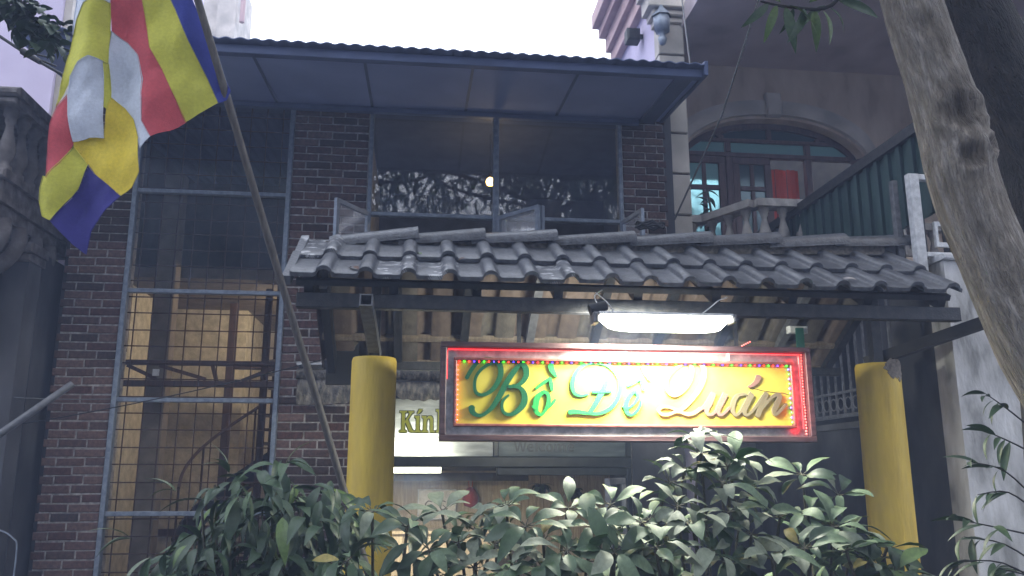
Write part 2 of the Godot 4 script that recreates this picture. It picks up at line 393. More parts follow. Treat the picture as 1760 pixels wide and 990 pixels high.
	var greens := [[0.024, 0.052, 0.021], [0.038, 0.076, 0.030], [0.088, 0.138, 0.070], [0.140, 0.172, 0.112], [0.075, 0.130, 0.030], [0.20, 0.17, 0.035]]
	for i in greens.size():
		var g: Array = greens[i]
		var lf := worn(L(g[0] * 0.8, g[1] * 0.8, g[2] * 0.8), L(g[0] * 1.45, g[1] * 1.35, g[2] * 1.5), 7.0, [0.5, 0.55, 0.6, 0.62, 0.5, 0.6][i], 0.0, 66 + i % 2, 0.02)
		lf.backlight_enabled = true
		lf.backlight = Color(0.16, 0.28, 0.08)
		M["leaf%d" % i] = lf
	M.stem = worn(L(0.05, 0.05, 0.03), L(0.11, 0.10, 0.065), 6.0, 0.8, 0.2, 70, 0.03)
	M.bamboo = worn(L(0.075, 0.066, 0.060), L(0.16, 0.145, 0.13), 3.0, 0.6, 0.1, 71, 0.02, Vector3(3, 0.5, 3))
	var cloth := {"blue": [0.050, 0.066, 0.34], "yellow": [0.60, 0.58, 0.085], "red": [0.56, 0.095, 0.115], "white": [0.60, 0.64, 0.72], "orange": [0.72, 0.56, 0.06], "navy": [0.050, 0.045, 0.24]}
	for k in cloth:
		var c: Array = cloth[k]
		var f := worn(L(c[0] * 0.9, c[1] * 0.9, c[2] * 0.9), L(c[0] * 1.08, c[1] * 1.08, c[2] * 1.08), 4.0, 0.9, 0.12, 72, 0.05)
		f.backlight_enabled = true
		f.backlight = Color(0.5, 0.5, 0.5)
		M["cloth_" + k] = f

func bark(lo: Color, hi: Color, sd: int, relief: float) -> StandardMaterial3D:
	# fine upright fissures, laid round the bole by its own coordinates
	var f := FastNoiseLite.new()
	f.seed = sd
	f.frequency = 0.035
	f.fractal_octaves = 4
	var im := Image.create(512, 512, false, Image.FORMAT_RGBA8)
	var hm := Image.create(512, 512, false, Image.FORMAT_RGBA8)
	for y in 512:
		for x in 512:
			var an := TAU * x / 512.0
			var by := TAU * y / 512.0
			var v := f.get_noise_3d(cos(an) * 190.0 + sin(by) * 40.0, sin(an) * 190.0, cos(by) * 40.0) * 0.5 + 0.5
			var w := f.get_noise_3d(cos(an) * 45.0, sin(an) * 45.0 + 300.0 + sin(by) * 34.0, cos(by) * 34.0) * 0.5 + 0.5
			var crack := clampf(absf(f.get_noise_3d(cos(an) * 420.0 + 900.0, sin(an) * 420.0 + sin(by) * 60.0, cos(by) * 60.0)) * 5.0, 0.0, 1.0)
			im.set_pixel(x, y, lo.lerp(hi, clampf((v * 0.55 + w * 0.75 - 0.30) * 1.3, 0, 1) * (0.45 + 0.55 * crack)))
			var hv := v * 0.5 + crack * 0.5
			hm.set_pixel(x, y, Color(hv, hv, hv))
	var m := StandardMaterial3D.new()
	m.albedo_texture = ImageTexture.create_from_image(im)
	m.roughness = 0.92
	m.vertex_color_use_as_albedo = true
	m.heightmap_enabled = true
	m.heightmap_texture = ImageTexture.create_from_image(hm)
	m.heightmap_scale = relief
	return m

func halftone(a: Color, b: Color, sd: int) -> StandardMaterial3D:
	# the fine printed dot screen on the sign letters
	var im := Image.create(64, 64, false, Image.FORMAT_RGBA8)
	for y in 64:
		for x in 64:
			var d := Vector2(x % 16 - 7.5, y % 16 - 7.5).length()
			im.set_pixel(x, y, b if d < 6.0 else a)
	var m := StandardMaterial3D.new()
	m.albedo_texture = ImageTexture.create_from_image(im)
	m.uv1_triplanar = true
	m.uv1_world_triplanar = true
	m.uv1_scale = Vector3.ONE * 28.0
	m.roughness = 0.32
	return m

# ================================================================ the scene
func _ready() -> void:
	rng.seed = 7
	var cam := Camera3D.new()
	cam.name = "camera"
	cam.position = Vector3(0, 1.7, 7.0)
	cam.rotation_degrees = Vector3(12.48, -6.4, 0)
	cam.fov = 38.04
	cam.far = 400.0
	add_child(cam)
	cam.current = true

	var env := Environment.new()
	var sky_mat := ProceduralSkyMaterial.new()
	sky_mat.sky_top_color = Color(0.93, 0.955, 1.0)
	sky_mat.sky_horizon_color = Color(0.95, 0.95, 0.97)
	sky_mat.sky_curve = 0.2
	sky_mat.ground_bottom_color = Color(0.22, 0.21, 0.20)
	sky_mat.ground_horizon_color = Color(0.35, 0.34, 0.34)
	sky_mat.sky_energy_multiplier = 1.5
	sky_mat.ground_energy_multiplier = 0.5
	var sky := Sky.new()
	sky.sky_material = sky_mat
	env.background_mode = Environment.BG_SKY
	env.sky = sky
	env.tonemap_mode = Environment.TONE_MAPPER_LINEAR
	env.tonemap_exposure = 1.75
	env.fog_enabled = true
	env.fog_density = 0.0145
	env.fog_light_color = Color(0.74, 0.82, 1.0)
	env.sdfgi_enabled = true
	env.ssao_enabled = true
	env.ssil_enabled = true
	var we := WorldEnvironment.new()
	we.name = "environment"
	we.environment = env
	add_child(we)
	var sun := DirectionalLight3D.new()
	sun.name = "overcast_daylight"
	sun.light_energy = 0.2
	sun.light_angular_distance = 25.0
	sun.light_color = Color(1.0, 0.97, 0.94)
	sun.shadow_enabled = true
	sun.rotation_degrees = Vector3(-58, 42, 0)
	add_child(sun)

	materials()
	ground()
	brick_house()
	left_house()
	right_house()
	boundary()
	far_house()
	street_trees()
	mango_tree()
	tiled_porch()
	shop_sign()
	tube_light()
	flag()
	shop_inside()
	stair_inside()
	shrubs()
	cables()

func ground() -> void:
	structure("ground", span(Vector3(-150, -0.30, -150), Vector3(150, -0.15, 150)), M.paving)
	structure("road", span(Vector3(-150, -0.147, 4.6), Vector3(150, -0.12, 11.5)), M.asphalt)
	structure("pavement", span(Vector3(-40, -0.15, 0.02), Vector3(40, 0.0, 4.4), 0.02), M.paving)
	structure("kerb", span(Vector3(-40, -0.15, 4.402), Vector3(40, 0.005, 4.56), 0.02), M.concrete)
	var bed := thing("planting_bed", "low concrete planting bed under the row of shrubs before the porch", "planter", Vector3(0.6, 0, 3.2))
	part("rim", span(Vector3(-2.0, 0, 0.42), Vector3(1.9, 0.28, 0.5)), M.concrete, bed)
	part("rim", span(Vector3(-2.0, 0, -0.5), Vector3(1.9, 0.28, -0.42)), M.concrete, bed)
	part("rim", span(Vector3(-2.0, 0, -0.418), Vector3(-1.92, 0.28, 0.418)), M.concrete, bed)
	part("rim", span(Vector3(1.82, 0, -0.418), Vector3(1.9, 0.28, 0.418)), M.concrete, bed)
	part("soil", span(Vector3(-1.918, 0, -0.418), Vector3(1.818, 0.24, 0.418)), M.soil, bed)

# ---------------------------------------------------------------- brick house
func brick_pier(wall: Node3D, x0: float, x1: float, tooth_l: bool, tooth_r: bool, lo: float, hi: float, red_below: float) -> void:
	# running bond of thin facing bricks; those between lo and hi are parts of their own
	var shared := []
	for i in 3:
		shared.append(box(Vector3(0.205, 0.060, 0.032), 0.004 + 0.001 * i))
	var rest := T()
	for r in 70:
		var y := 0.035 + 0.07 * r
		var odd := r % 2 == 1
		var a := x0 - (0.022 if tooth_l and odd else 0.0)
		var b := x1 + (0.022 if tooth_r and odd else 0.0)
		var x := a
		var first := true
		while x < b - 0.02:
			var w := 0.1 if first and odd else 0.205
			first = false
			w = minf(w, b - x)
			if b - x - w < 0.045:
				w = b - x
			var c := Vector3(x + w / 2.0, y + rng.randf_range(-0.003, 0.003), -0.003 + rng.randf_range(-0.003, 0.004))
			if y > lo and y < hi:
				var bs := Basis().scaled(Vector3(w / 0.205 * rng.randf_range(0.975, 1.0), rng.randf_range(0.93, 1.0), 1)) * Basis(Vector3.FORWARD, rng.randf_range(-0.012, 0.012))
				var k := rng.randi_range(0, 5)
				if y < red_below and rng.randf() < 0.7:
					k = [2, 4, 5][rng.randi_range(0, 2)]
				part("brick", shared[rng.randi_range(0, 2)], M["brick%d" % k], wall, Transform3D(bs, c))
			else:
				bx(rest, c, Vector3(w, 0.060, 0.032), Basis(), 0.004)
			x += w + 0.011
	stuff(part("other_bricks", done(rest), M.brick0, wall))

func frame_rect(parent: Node3D, called: String, x0: float, x1: float, y0: float, y1: float, z: float, w: float, d: float, m: Material) -> MeshInstance3D:
	var st := T()
	bx(st, Vector3((x0 + x1) / 2, y1 - w / 2, z), Vector3(x1 - x0, w, d), Basis(), 0.004)
	bx(st, Vector3((x0 + x1) / 2, y0 + w / 2, z), Vector3(x1 - x0, w, d), Basis(), 0.004)
	bx(st, Vector3(x0 + w / 2, (y0 + y1) / 2, z), Vector3(w, y1 - y0 - 2 * w, d), Basis(), 0.004)
	bx(st, Vector3(x1 - w / 2, (y0 + y1) / 2, z), Vector3(w, y1 - y0 - 2 * w, d), Basis(), 0.004)
	return part(called, done(st), m, parent)

func brick_house() -> void:
	var h := thing("brick_house", "dark brick shophouse with a blue tin eave and a tall mesh window behind the porch", "house")
	# three brick piers on mortared backing
	var w := part("wall", span(Vector3(-2.87, 0, -0.22), Vector3(-2.42, 4.9, 0.004)), M.mortar, h)
	brick_pier(w, -2.87, -2.425, true, false, 0.9, 3.6, 2.3)
	w = part("wall", span(Vector3(-1.125, 0, -0.22), Vector3(-0.48, 4.9, 0.004)), M.mortar, h)
	brick_pier(w, -1.12, -0.485, false, false, 1.75, 4.9, 0.0)
	w = part("wall", span(Vector3(1.79, 0, -0.22), Vector3(2.18, 4.9, 0.004)), M.mortar, h)
	brick_pier(w, 1.795, 2.175, false, true, 3.7, 4.9, 0.0)
	# the parts of the shell that close the rooms
	part("side_wall", span(Vector3(-2.95, 0, -4.2), Vector3(-2.872, 4.9, -0.12)), M.dark_concrete, h)  # dark tone stands in for the shaded gap beside the pier
	part("side_wall", span(Vector3(-2.95, 4.902, -4.2), Vector3(-2.872, 5.205, -1.25)), M.dark_concrete, h)
	part("side_wall", span(Vector3(-2.95, 5.207, -4.2), Vector3(-2.872, 5.36, -2.65)), M.dark_concrete, h)
	part("side_wall", span(Vector3(-2.95, 4.902, -1.248), Vector3(-2.872, 5.05, -0.12)), M.dark_concrete, h)
	part("side_wall", span(Vector3(2.182, 0, -4.2), Vector3(2.26, 5.3, 0.0)), M.dark_concrete, h)
	part("rear_wall", span(Vector3(-2.95, 0, -4.3), Vector3(2.26, 5.3, -4.202)), M.inner_dim, h)
	part("floor_slab", span(Vector3(-0.479, 2.42, -4.2), Vector3(2.18, 3.42, -0.08)), M.black_frame, h)
	part("sill_band", span(Vector3(-0.479, 2.42, -0.078), Vector3(1.788, 3.44, 0.01)), M.dark_concrete, h)
	part("partition", span(Vector3(-0.60, 0, -4.2), Vector3(-0.50, 4.9, -0.222)), M.inner_wall, h)
	part("lintel", span(Vector3(-2.42, 4.86, -0.2), Vector3(1.788, 5.0, -0.01)), M.blue_tin, h)

	# the tall window on the stair: a steel frame of five lights
	var f := part("window_frame", null, null, h)
	for x in [-2.40, -1.145]:
		part("upright", span(Vector3(x - 0.02, 0.3, -0.03), Vector3(x + 0.02, 4.86, 0.03), 0.005), M.steel, f)
	for y in [0.45, 1.39, 2.27, 3.16, 4.02, 4.84]:
		part("transom", span(Vector3(-2.379, y - 0.018, -0.025), Vector3(-1.166, y + 0.018, 0.025), 0.005), M.steel, f)
	for y in [3.18, 4.04]:
		part("pane", span(Vector3(-2.378, y, -0.004), Vector3(-1.167, y + (0.80 if y < 4 else 0.78), 0.0)), glass(0.06, 0.10, Color(0.1, 0.1, 0.11)), h)
	# rusty welded mesh behind the frame
	var g := part("grille", null, null, h)
	var st := pipe([Vector3(0, 0.3, 0), Vector3(0, 4.84, 0)], 0.0055, 6)
	for i in 9:
		part("bar", st, M.rust, g, Transform3D(Basis(), Vector3(-2.335 + 0.137 * i, 0, -0.075)))
	st = pipe([Vector3(-2.40, 0, 0), Vector3(-1.13, 0, 0)], 0.0055, 6)
	for i in 33:
		part("bar", st, M.rust, g, Transform3D(Basis(Vector3.BACK, rng.randf_range(-0.004, 0.004)), Vector3(-0.0, 0.40 + 0.136 * i, -0.064)))
	# upstairs glazing: two wide panes and the small opening lights under them
	frame_rect(h, "window_frame", -0.475, 1.785, 3.45, 4.86, 0.0, 0.035, 0.06, M.steel)
	part("mullion", span(Vector3(0.615, 3.486, -0.03), Vector3(0.665, 4.824, 0.034), 0.005), M.steel, h)
	part("transom", span(Vector3(-0.439, 3.865, -0.028), Vector3(0.613, 3.900, 0.028), 0.005), M.steel, h)
	part("transom", span(Vector3(0.667, 3.865, -0.028), Vector3(1.749, 3.900, 0.028), 0.005), M.steel, h)
	part("pane", span(Vector3(-0.438, 3.901, -0.004), Vector3(0.614, 4.823, 0.0)), glass(0.14, 0.02, Color(0.30, 0.33, 0.42)), h)  # blue-grey tint puts a hazy veil into the pane colour
	part("reflection_pane", span(Vector3(-0.438, 3.901, -0.020), Vector3(0.614, 4.823, -0.016)), glass(0.06, 0.02, Color(0.15, 0.16, 0.19)), h)  # second pane added behind each light to strengthen the sky reflection
	part("pane", span(Vector3(0.666, 3.901, -0.004), Vector3(1.748, 4.823, 0.0)), glass(0.14, 0.02, Color(0.30, 0.33, 0.42)), h)
	part("reflection_pane", span(Vector3(0.666, 3.901, -0.020), Vector3(1.748, 4.823, -0.016)), glass(0.06, 0.02, Color(0.15, 0.16, 0.19)), h)
	# opening lights: hinge foot, direction they swing to
	var swings := [[Vector3(-0.455, 0, 0.035), Vector3(-0.70, 0, 0.42)], [Vector3(0.655, 0, 0.045), Vector3(0.965, 0, 0.42)], [Vector3(1.77, 0, 0.035), Vector3(1.845, 0, 0.43)], [Vector3(0.70, 0, 0.045), Vector3(1.005, 0, 0.40)]]
	for s in swings:
		var d: Vector3 = s[1] - s[0]
		var bs := Basis(d.normalized(), Vector3.UP, d.normalized().cross(Vector3.UP))
		var wdt: float = d.length()
		var sash := part("opening_sash", null, M.steel, h, Transform3D(bs, s[0]))
		var fr := T()
		bx(fr, Vector3(wdt / 2, 3.865, 0), Vector3(wdt, 0.035, 0.03)); bx(fr, Vector3(wdt / 2, 3.495, 0), Vector3(wdt, 0.035, 0.03))
		bx(fr, Vector3(0.018, 3.68, 0), Vector3(0.035, 0.334, 0.03)); bx(fr, Vector3(wdt - 0.018, 3.68, 0), Vector3(0.035, 0.334, 0.03))
		sash.mesh = done(fr)
		part("sash_pane", span(Vector3(0.036, 3.513, -0.002), Vector3(wdt - 0.036, 3.847, 0.002)), glass(0.12, 0.04), sash)
	# corrugated tin roof with its eave
	var roof := part("roof", null, null, h)
	var tin := T()
	tin.set_smooth_group(1)
	var n := 320
	var e0 := Vector3(0, 4.80, 1.24)
	var e1 := Vector3(0, 5.42, -4.5)
	var px := []
	for i in n + 1:
		var x := -2.95 + 5.13 * i / n
		px.append(Vector2(x, 0.016 * pow(absf(cos((x) * PI / 0.104)), 1.5)))
	for i in n:
		var a: Vector2 = px[i]
		var b: Vector2 = px[i + 1]
		for k in [0.0, -0.012]:
			var q := [Vector3(a.x, e0.y + a.y + k, e0.z), Vector3(a.x, e1.y + a.y + k, e1.z), Vector3(b.x, e1.y + b.y + k, e1.z), Vector3(b.x, e0.y + b.y + k, e0.z)]
			if k == 0.0:
				quad(tin, q[0], q[1], q[2], q[3])
			else:
				quad(tin, q[3], q[2], q[1], q[0])
		quad(tin, Vector3(a.x, e0.y + a.y - 0.012, e0.z), Vector3(a.x, e0.y + a.y, e0.z), Vector3(b.x, e0.y + b.y, e0.z), Vector3(b.x, e0.y + b.y - 0.012, e0.z))
	roof.mesh = done(tin)
	roof.material_override = M.blue_tin
	var tilt := Basis(Vector3.RIGHT, atan2(0.62, 5.74))
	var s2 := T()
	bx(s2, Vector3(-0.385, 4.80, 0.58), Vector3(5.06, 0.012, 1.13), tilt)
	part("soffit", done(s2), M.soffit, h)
	for i in 6:
		var sj := T()
		bx(sj, Vector3(-2.1 + 0.82 * i, 4.791, 0.58), Vector3(0.022, 0.006, 1.10), tilt)
		part("soffit_joint", done(sj), M.blue_tin, h)
	part("edge_beam", span(Vector3(-2.93, 4.715, 1.13), Vector3(2.15, 4.782, 1.19), 0.004), M.blue_tin, h)
	part("gable_beam", bars(Vector3(2.02, 4.752, 1.12), Vector3(2.02, 4.862, 0.02), 0.14, 0.06), M.blue_tin, h)
	part("gable_flashing", bars(Vector3(2.165, 4.77, 1.24), Vector3(2.165, 4.90, 0.02), 0.03, 0.11), M.blue_tin, h)
	part("wall_purlin", span(Vector3(-2.42, 4.795, 0.036), Vector3(1.94, 4.84, 0.085), 0.004), M.blue_tin, h)

	# shopfront below: black frame, etched transom panes, clear glass doors
	part("shop_frame", span(Vector3(-0.479, 2.30, -0.05), Vector3(1.788, 2.418, 0.03)), M.black_frame, h)
	part("shop_frame", span(Vector3(-0.478, 1.745, -0.05), Vector3(1.787, 1.83, 0.03), 0.006), M.black_frame, h)
	part("shop_frame", span(Vector3(0.66, 1.68, -0.051), Vector3(1.787, 1.743, 0.02), 0.006), M.black_frame, h)
	for x in [-0.45, 0.65, 1.765]:
		part("shop_frame", span(Vector3(x - 0.022, 0.0, -0.048), Vector3(x + 0.022, 1.743 if x != 0.65 else 0.4, 0.028), 0.006), M.black_frame, h)
		part("shop_frame", span(Vector3(x - 0.022, 1.832, -0.048), Vector3(x + 0.022, 2.298, 0.028), 0.006), M.black_frame, h)
	var etched := plain(Color.WHITE, 0.28)
	etched.albedo_texture = noise(91, 0.012, L(0.34, 0.36, 0.37), L(0.62, 0.65, 0.65))
	etched.uv1_triplanar = true
	etched.uv1_world_triplanar = true
	etched.uv1_scale = Vector3(0.8, 4, 0.8)
	etched.backlight_enabled = true
	etched.backlight = Color(1.0, 1.0, 1.0)
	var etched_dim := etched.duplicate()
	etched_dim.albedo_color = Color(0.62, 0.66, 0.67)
	var p1 := part("etched_pane", sheet(Vector3(-0.427, 1.834, 0), Vector3(0.627, 2.297, 0)), etched, h)
	var p2 := part("etched_pane", sheet(Vector3(0.673, 1.834, 0), Vector3(1.742, 2.297, 0)), etched_dim, h)
	for k in 4:
		text(p1, "Kính", "Droid Serif", 0.205, Vector3(-0.150 + [0.007, -0.006, 0.006, -0.006][k], 1.963 + [-0.007, -0.006, 0.006, 0.006][k], 0.004 + 0.0006 * k), plain(L(0.05, 0.055, 0.012), 0.4), 0.003, 1.2)
	text(p1, "Kính", "Droid Serif", 0.205, Vector3(-0.150, 1.963, 0.009), plain(L(0.36, 0.37, 0.03), 0.4), 0.003, 1.2)
	text(p2, "Welcome", "Droid Sans", 0.115, Vector3(0.80, 1.845, 0.006), plain(L(0.06, 0.065, 0.065), 0.5), 0.004)
	part("door_pane", span(Vector3(-0.427, 0.05, -0.004), Vector3(0.627, 1.742, 0.0)), glass(0.03, 0.02, Color(0.2, 0.2, 0.2)), h)
	# the glass door that stands open inward on the right
	var leaf := part("door", null, null, h, Transform3D(Basis(Vector3.UP, 1.2), Vector3(1.74, 0, -0.06)))
	frame_rect(leaf, "door_frame", -0.95, 0.0, 0.05, 1.66, 0.0, 0.045, 0.04, M.white_metal)
	part("door_glass", span(Vector3(-0.904, 0.096, -0.003), Vector3(-0.046, 1.614, 0.003)), glass(0.25, 0.08, Color(0.5, 0.55, 0.6)), leaf)
	# dark wall between the shop window and the boundary
	part("plinth_wall", span(Vector3(1.79, 0, 0.032), Vector3(2.18, 2.35, 0.06)), M.dark_concrete, h)

func text(parent: Node3D, s: String, face: String, size: float, at: Vector3, m: Material, deep: float, squeeze := 1.0) -> void:
	var t := TextMesh.new()
	var f := SystemFont.new()
	f.font_names = PackedStringArray([face])
	f.font_weight = 700
	t.font = f
	t.text = s
	t.font_size = 64
	t.pixel_size = size / 64.0
	t.depth = deep
	t.curve_step = 3.0
	t.horizontal_alignment = HORIZONTAL_ALIGNMENT_LEFT
	t.vertical_alignment = VERTICAL_ALIGNMENT_BOTTOM
	part("lettering", t, m, parent, Transform3D(Basis().scaled(Vector3(1.0 / squeeze, squeeze, 1.0)), at))

# ---------------------------------------------------------------- tiled porch
func tile_mesh(w: float, len_: float, roll: float, seed_: int) -> ArrayMesh:
	# one interlocking tile: x across, z down the slope (0 at the top), flat pan then a round roll
	var r := RandomNumberGenerator.new()
	r.seed = seed_
	var prof := [Vector2(0, 0.004), Vector2(w * 0.06, 0.0), Vector2(w * 0.53, 0.0), Vector2(w * 0.585, 0.004)]
	for k in 9:
		var t := PI * (1.0 - k / 8.0)
		prof.append(Vector2(w * 0.79 + cos(t) * w * 0.185, 0.008 + sin(t) * roll))
	prof.append(Vector2(w * 1.04, 0.004))
	var th := 0.026
	var st := T()
	var zs := [0.0, len_ * 0.5, len_ - 0.006, len_]
	for layer in 2:
		st.set_smooth_group(1 + layer)
		for j in 3:
			for i in prof.size() - 1:
				var a: Vector2 = prof[i]
				var b: Vector2 = prof[i + 1]
				var d := -th * layer
				var dj := 0.0 if j < 2 else -0.004 * (1 - layer)
				var d0 := 0.0
				var p := [Vector3(a.x, a.y + d + d0, zs[j]), Vector3(b.x, b.y + d + d0, zs[j]), Vector3(b.x, b.y + d + dj, zs[j + 1]), Vector3(a.x, a.y + d + dj, zs[j + 1])]
				if layer == 0:
					quad(st, p[0], p[1], p[2], p[3])
				else:
					quad(st, p[3], p[2], p[1], p[0])
	st.set_smooth_group(-1)
	for i in prof.size() - 1:
		var a: Vector2 = prof[i]
		var b: Vector2 = prof[i + 1]
		quad(st, Vector3(a.x, a.y - 0.004, len_), Vector3(b.x, b.y - 0.004, len_), Vector3(b.x, b.y - th, len_), Vector3(a.x, a.y - th, len_))
		quad(st, Vector3(b.x, b.y, 0), Vector3(a.x, a.y, 0), Vector3(a.x, a.y - th, 0), Vector3(b.x, b.y - th, 0))
	return done(st)

func tiled_porch() -> void:
	var p := thing("tiled_porch", "open porch with grey wave-tiled gable roof on two yellow round columns", "porch", Vector3(1.27, 0, 2.0))
	var o := Vector3(-1.27, 0, -2.0)
	# columns
	var prof := [[0.20, 0.0], [0.20, 0.12], [0.145, 0.14]]
	for i in 13:
		prof.append([0.139 - 0.0006 * i, 0.16 + (2.345 - 0.16) * i / 12.0])
	prof.append([0.125, 2.365])
	prof.append([0.0, 2.37])
	var c := lathe(prof, 36)
	part("column", c, M.yellow_plaster, p, Transform3D(Basis(), o + Vector3(-0.262, 0, 2.0)))
	var c2 := part("column", c, M.yellow_plaster, p, Transform3D(Basis(), o + Vector3(2.86, 0, 2.06)))
	var chip := T()
	for i in 26:
		var t := rng.randf_range(0.65, 1.65)
		var y := 2.365 - rng.randf() * 0.10
		bx(chip, Vector3(cos(t) * 0.129, y, sin(t) * 0.129), Vector3(rng.randf_range(0.03, 0.06), rng.randf_range(0.02, 0.045), 0.012), Basis(Vector3.UP, PI / 2 - t) * Basis(Vector3.BACK, rng.randf()))
	stuff(part("broken_plaster", done(chip), M.bare_plaster, c2))
	# roof: front slope of two courses, longer rear slope
	var ridge := Vector3(0, 3.085, 1.96)
	var ang := atan2(3.085 - 2.69, 2.62 - 1.96)
	var front := part("front_slope", null, null, p, Transform3D(Basis(Vector3.RIGHT, ang), o + ridge))
	var w := 0.2215
	var tl := [tile_mesh(w, 0.43, 0.031, 1), tile_mesh(w, 0.43, 0.033, 2)]
	var slope := Vector2(2.62 - 1.96, 3.085 - 2.69).length()
	for r in 2:
		for i in 17:
			var x := -0.685 + w * i
			var z := slope - 0.43 - (0.345 if r == 1 else 0.0)
			var bs := Basis(Vector3.RIGHT, -0.085 + rng.randf_range(-0.006, 0.006)) * Basis(Vector3.UP, rng.randf_range(-0.008, 0.008))
			var m: Material = M.tile_grey if rng.randf() < 0.5 else M.tile_grey_b
			if (r == 0 and i in [2, 3, 6]) or (r == 1 and i in [0]):
				m = M.tile_spotted
			part("tile", tl[rng.randi_range(0, 1)], m, front, Transform3D(bs, Vector3(x, 0.008 + rng.randf_range(-0.002, 0.002), z)))
	# verge strip at the left end, split in two
	for r in 2:
		var v := T()
		bx(v, Vector3(-0.70, 0.012 + 0.0, slope - 0.19 - 0.345 * r), Vector3(0.045, 0.05, 0.40), Basis(Vector3.RIGHT, 0.05))
		part("verge_tile", done(v), M.tile_spotted if r == 1 else M.tile_grey, front)
	# bed of the slope: battens under the tiles
	for z in [0.10, 0.40, 0.70]:
		part("batten", span(Vector3(-0.66, -0.045, z - 0.02), Vector3(3.06, -0.012, z + 0.02)), M.dark_steel, front)
	var back_len := 1.22
	var rear := part("rear_slope", null, null, p, Transform3D(Basis(Vector3.UP, PI) * Basis(Vector3.RIGHT, 0.545), o + ridge))
	var bl := tile_mesh(w, 0.43, 0.040, 3)
	for r in 3:
		for i in 17:
			var x := -3.09 + w * i
			var m2: Material = M.clay if rng.randf() < 0.55 else M.clay_pale
			part("tile", bl, m2, rear, Transform3D(Basis(Vector3.RIGHT, 0.05 + rng.randf_range(-0.01, 0.01)), Vector3(x, 0.018, back_len - 0.43 - 0.37 * r)))
	for z in [0.12, 0.50, 0.86, 1.14]:
		part("batten", span(Vector3(-3.06, -0.05, z - 0.02), Vector3(0.66, -0.015, z + 0.02)), M.old_wood, rear)
	# ridge caps, each lapping the next and tipped a little
	var cap := T()
	var rows := []
	for j in 5:
		var t := j / 4.0
		var rad := lerpf(0.085, 0.104, t)
		var ring := []
		for k in 13:
			var a := PI * k / 12.0
			ring.append(Vector3(-0.27 + 0.54 * t, sin(a) * rad * 0.80, cos(a) * rad))
		rows.append(ring)
	cap.set_smooth_group(1)
	for j in 4:
		for k in 12:
			quad(cap, rows[j][k], rows[j][k + 1], rows[j + 1][k + 1], rows[j + 1][k])
	cap.set_smooth_group(2)
	for j in 4:
		for k in 12:
			var s := Vector3(0, -0.014, 0)
			quad(cap, rows[j][k + 1] + s, rows[j][k] + s, rows[j + 1][k] + s, rows[j + 1][k + 1] + s)
	cap.set_smooth_group(-1)
	for k in 12:
		var s := Vector3(0, -0.014, 0)
		quad(cap, rows[4][k], rows[4][k + 1], rows[4][k + 1] + s, rows[4][k] + s)
		quad(cap, rows[0][k + 1], rows[0][k], rows[0][k] + s, rows[0][k + 1] + s)
	var cm := done(cap)
	var cx := [-0.285, 0.125, 0.575, 1.075, 1.575, 2.035, 2.485, 2.93]
	var cz := [0.085, 0.055, 0.030, 0.034, 0.036, 0.030, 0.034, -0.005]
	for i in 8:
		part("ridge_cap", cm, M.tile_grey if i % 2 else M.tile_grey_b, p, Transform3D(Basis(Vector3.BACK, cz[i] + 0.035), o + Vector3(cx[i], 3.082 + 0.003 * (i % 3) + 0.010 * i, 1.96)))
	var bed := T()
	bx(bed, Vector3(1.22, 3.085, 1.96), Vector3(3.6, 0.06, 0.10), Basis(Vector3.BACK, 0.022))
	part("ridge_mortar", done(bed), M.bare_plaster, p, Transform3D(Basis(), o))
	# steel: front and rear beams, ridge tube, rafters, outriggers over the columns
	part("beam", span(Vector3(-0.66, 2.565, 2.47), Vector3(3.14, 2.645, 2.53), 0.004), M.dark_steel, p, Transform3D(Basis(), o))
	part("beam", span(Vector3(-0.66, 2.41, 1.02), Vector3(3.14, 2.47, 1.08), 0.004), M.dark_steel, p, Transform3D(Basis(), o))
	part("beam", span(Vector3(-0.66, 2.965, 1.93), Vector3(3.14, 3.025, 1.99), 0.004), M.dark_steel, p, Transform3D(Basis(), o))
	for i in 9:
		var x := -0.60 + 0.455 * i
		part("rafter", bars(Vector3(x, 2.665, 2.50), Vector3(x, 2.995, 1.95), 0.05, 0.05), M.dark_steel, p, Transform3D(Basis(), o))
		part("rafter", bars(Vector3(x, 2.985, 1.94), Vector3(x, 2.455, 1.02), 0.055, 0.05), M.grey_metal if i in [3, 7] else M.dark_steel, p, Transform3D(Basis(), o))
	for a in [[-0.262, 2.0, -0.02], [2.86, 2.06, 0.50]]:
		var st := T()
		# hollow square tube that leans out from the column head to the eave
		var q0 := Vector3(a[0], 2.39, a[1] - 0.12)
		var q1 := Vector3(a[0] + a[2], 2.585, 2.66 if a[2] < 0.1 else 2.52)
		var d := (q1 - q0).normalized()
		var sx := Vector3.UP.cross(d).normalized()
		var sy := d.cross(sx)
		for e in [[-1, 0], [1, 0], [0, -1], [0, 1]]:
			var off: Vector3 = sx * e[0] * 0.031 + sy * e[1] * 0.031
			var thick: Vector2 = Vector2(0.006, 0.068) if e[0] != 0 else Vector2(0.054, 0.006)
			bx(st, (q0 + q1) / 2.0 + off, Vector3(thick.x, thick.y, q0.distance_to(q1)), Basis(sx, sy, d))
		part("outrigger", done(st), M.grey_metal if a[2] < 0.1 else M.inner_dark, p, Transform3D(Basis(), o))
		part("post", span(Vector3(a[0] - 0.03, 2.372, a[1] - 0.03), Vector3(a[0] + 0.03, 2.96, a[1] + 0.03)), M.dark_steel, p, Transform3D(Basis(), o))
	# gable end boards
	part("barge_board", bars(Vector3(-0.60, 2.90, 1.80), Vector3(-0.60, 2.44, 1.00), 0.05, 0.20), M.black, p, Transform3D(Basis(), o))
	part("gable_panel", span(Vector3(-0.64, 2.30, 1.05), Vector3(-0.42, 2.62, 1.09)), M.black, p, Transform3D(Basis(), o))
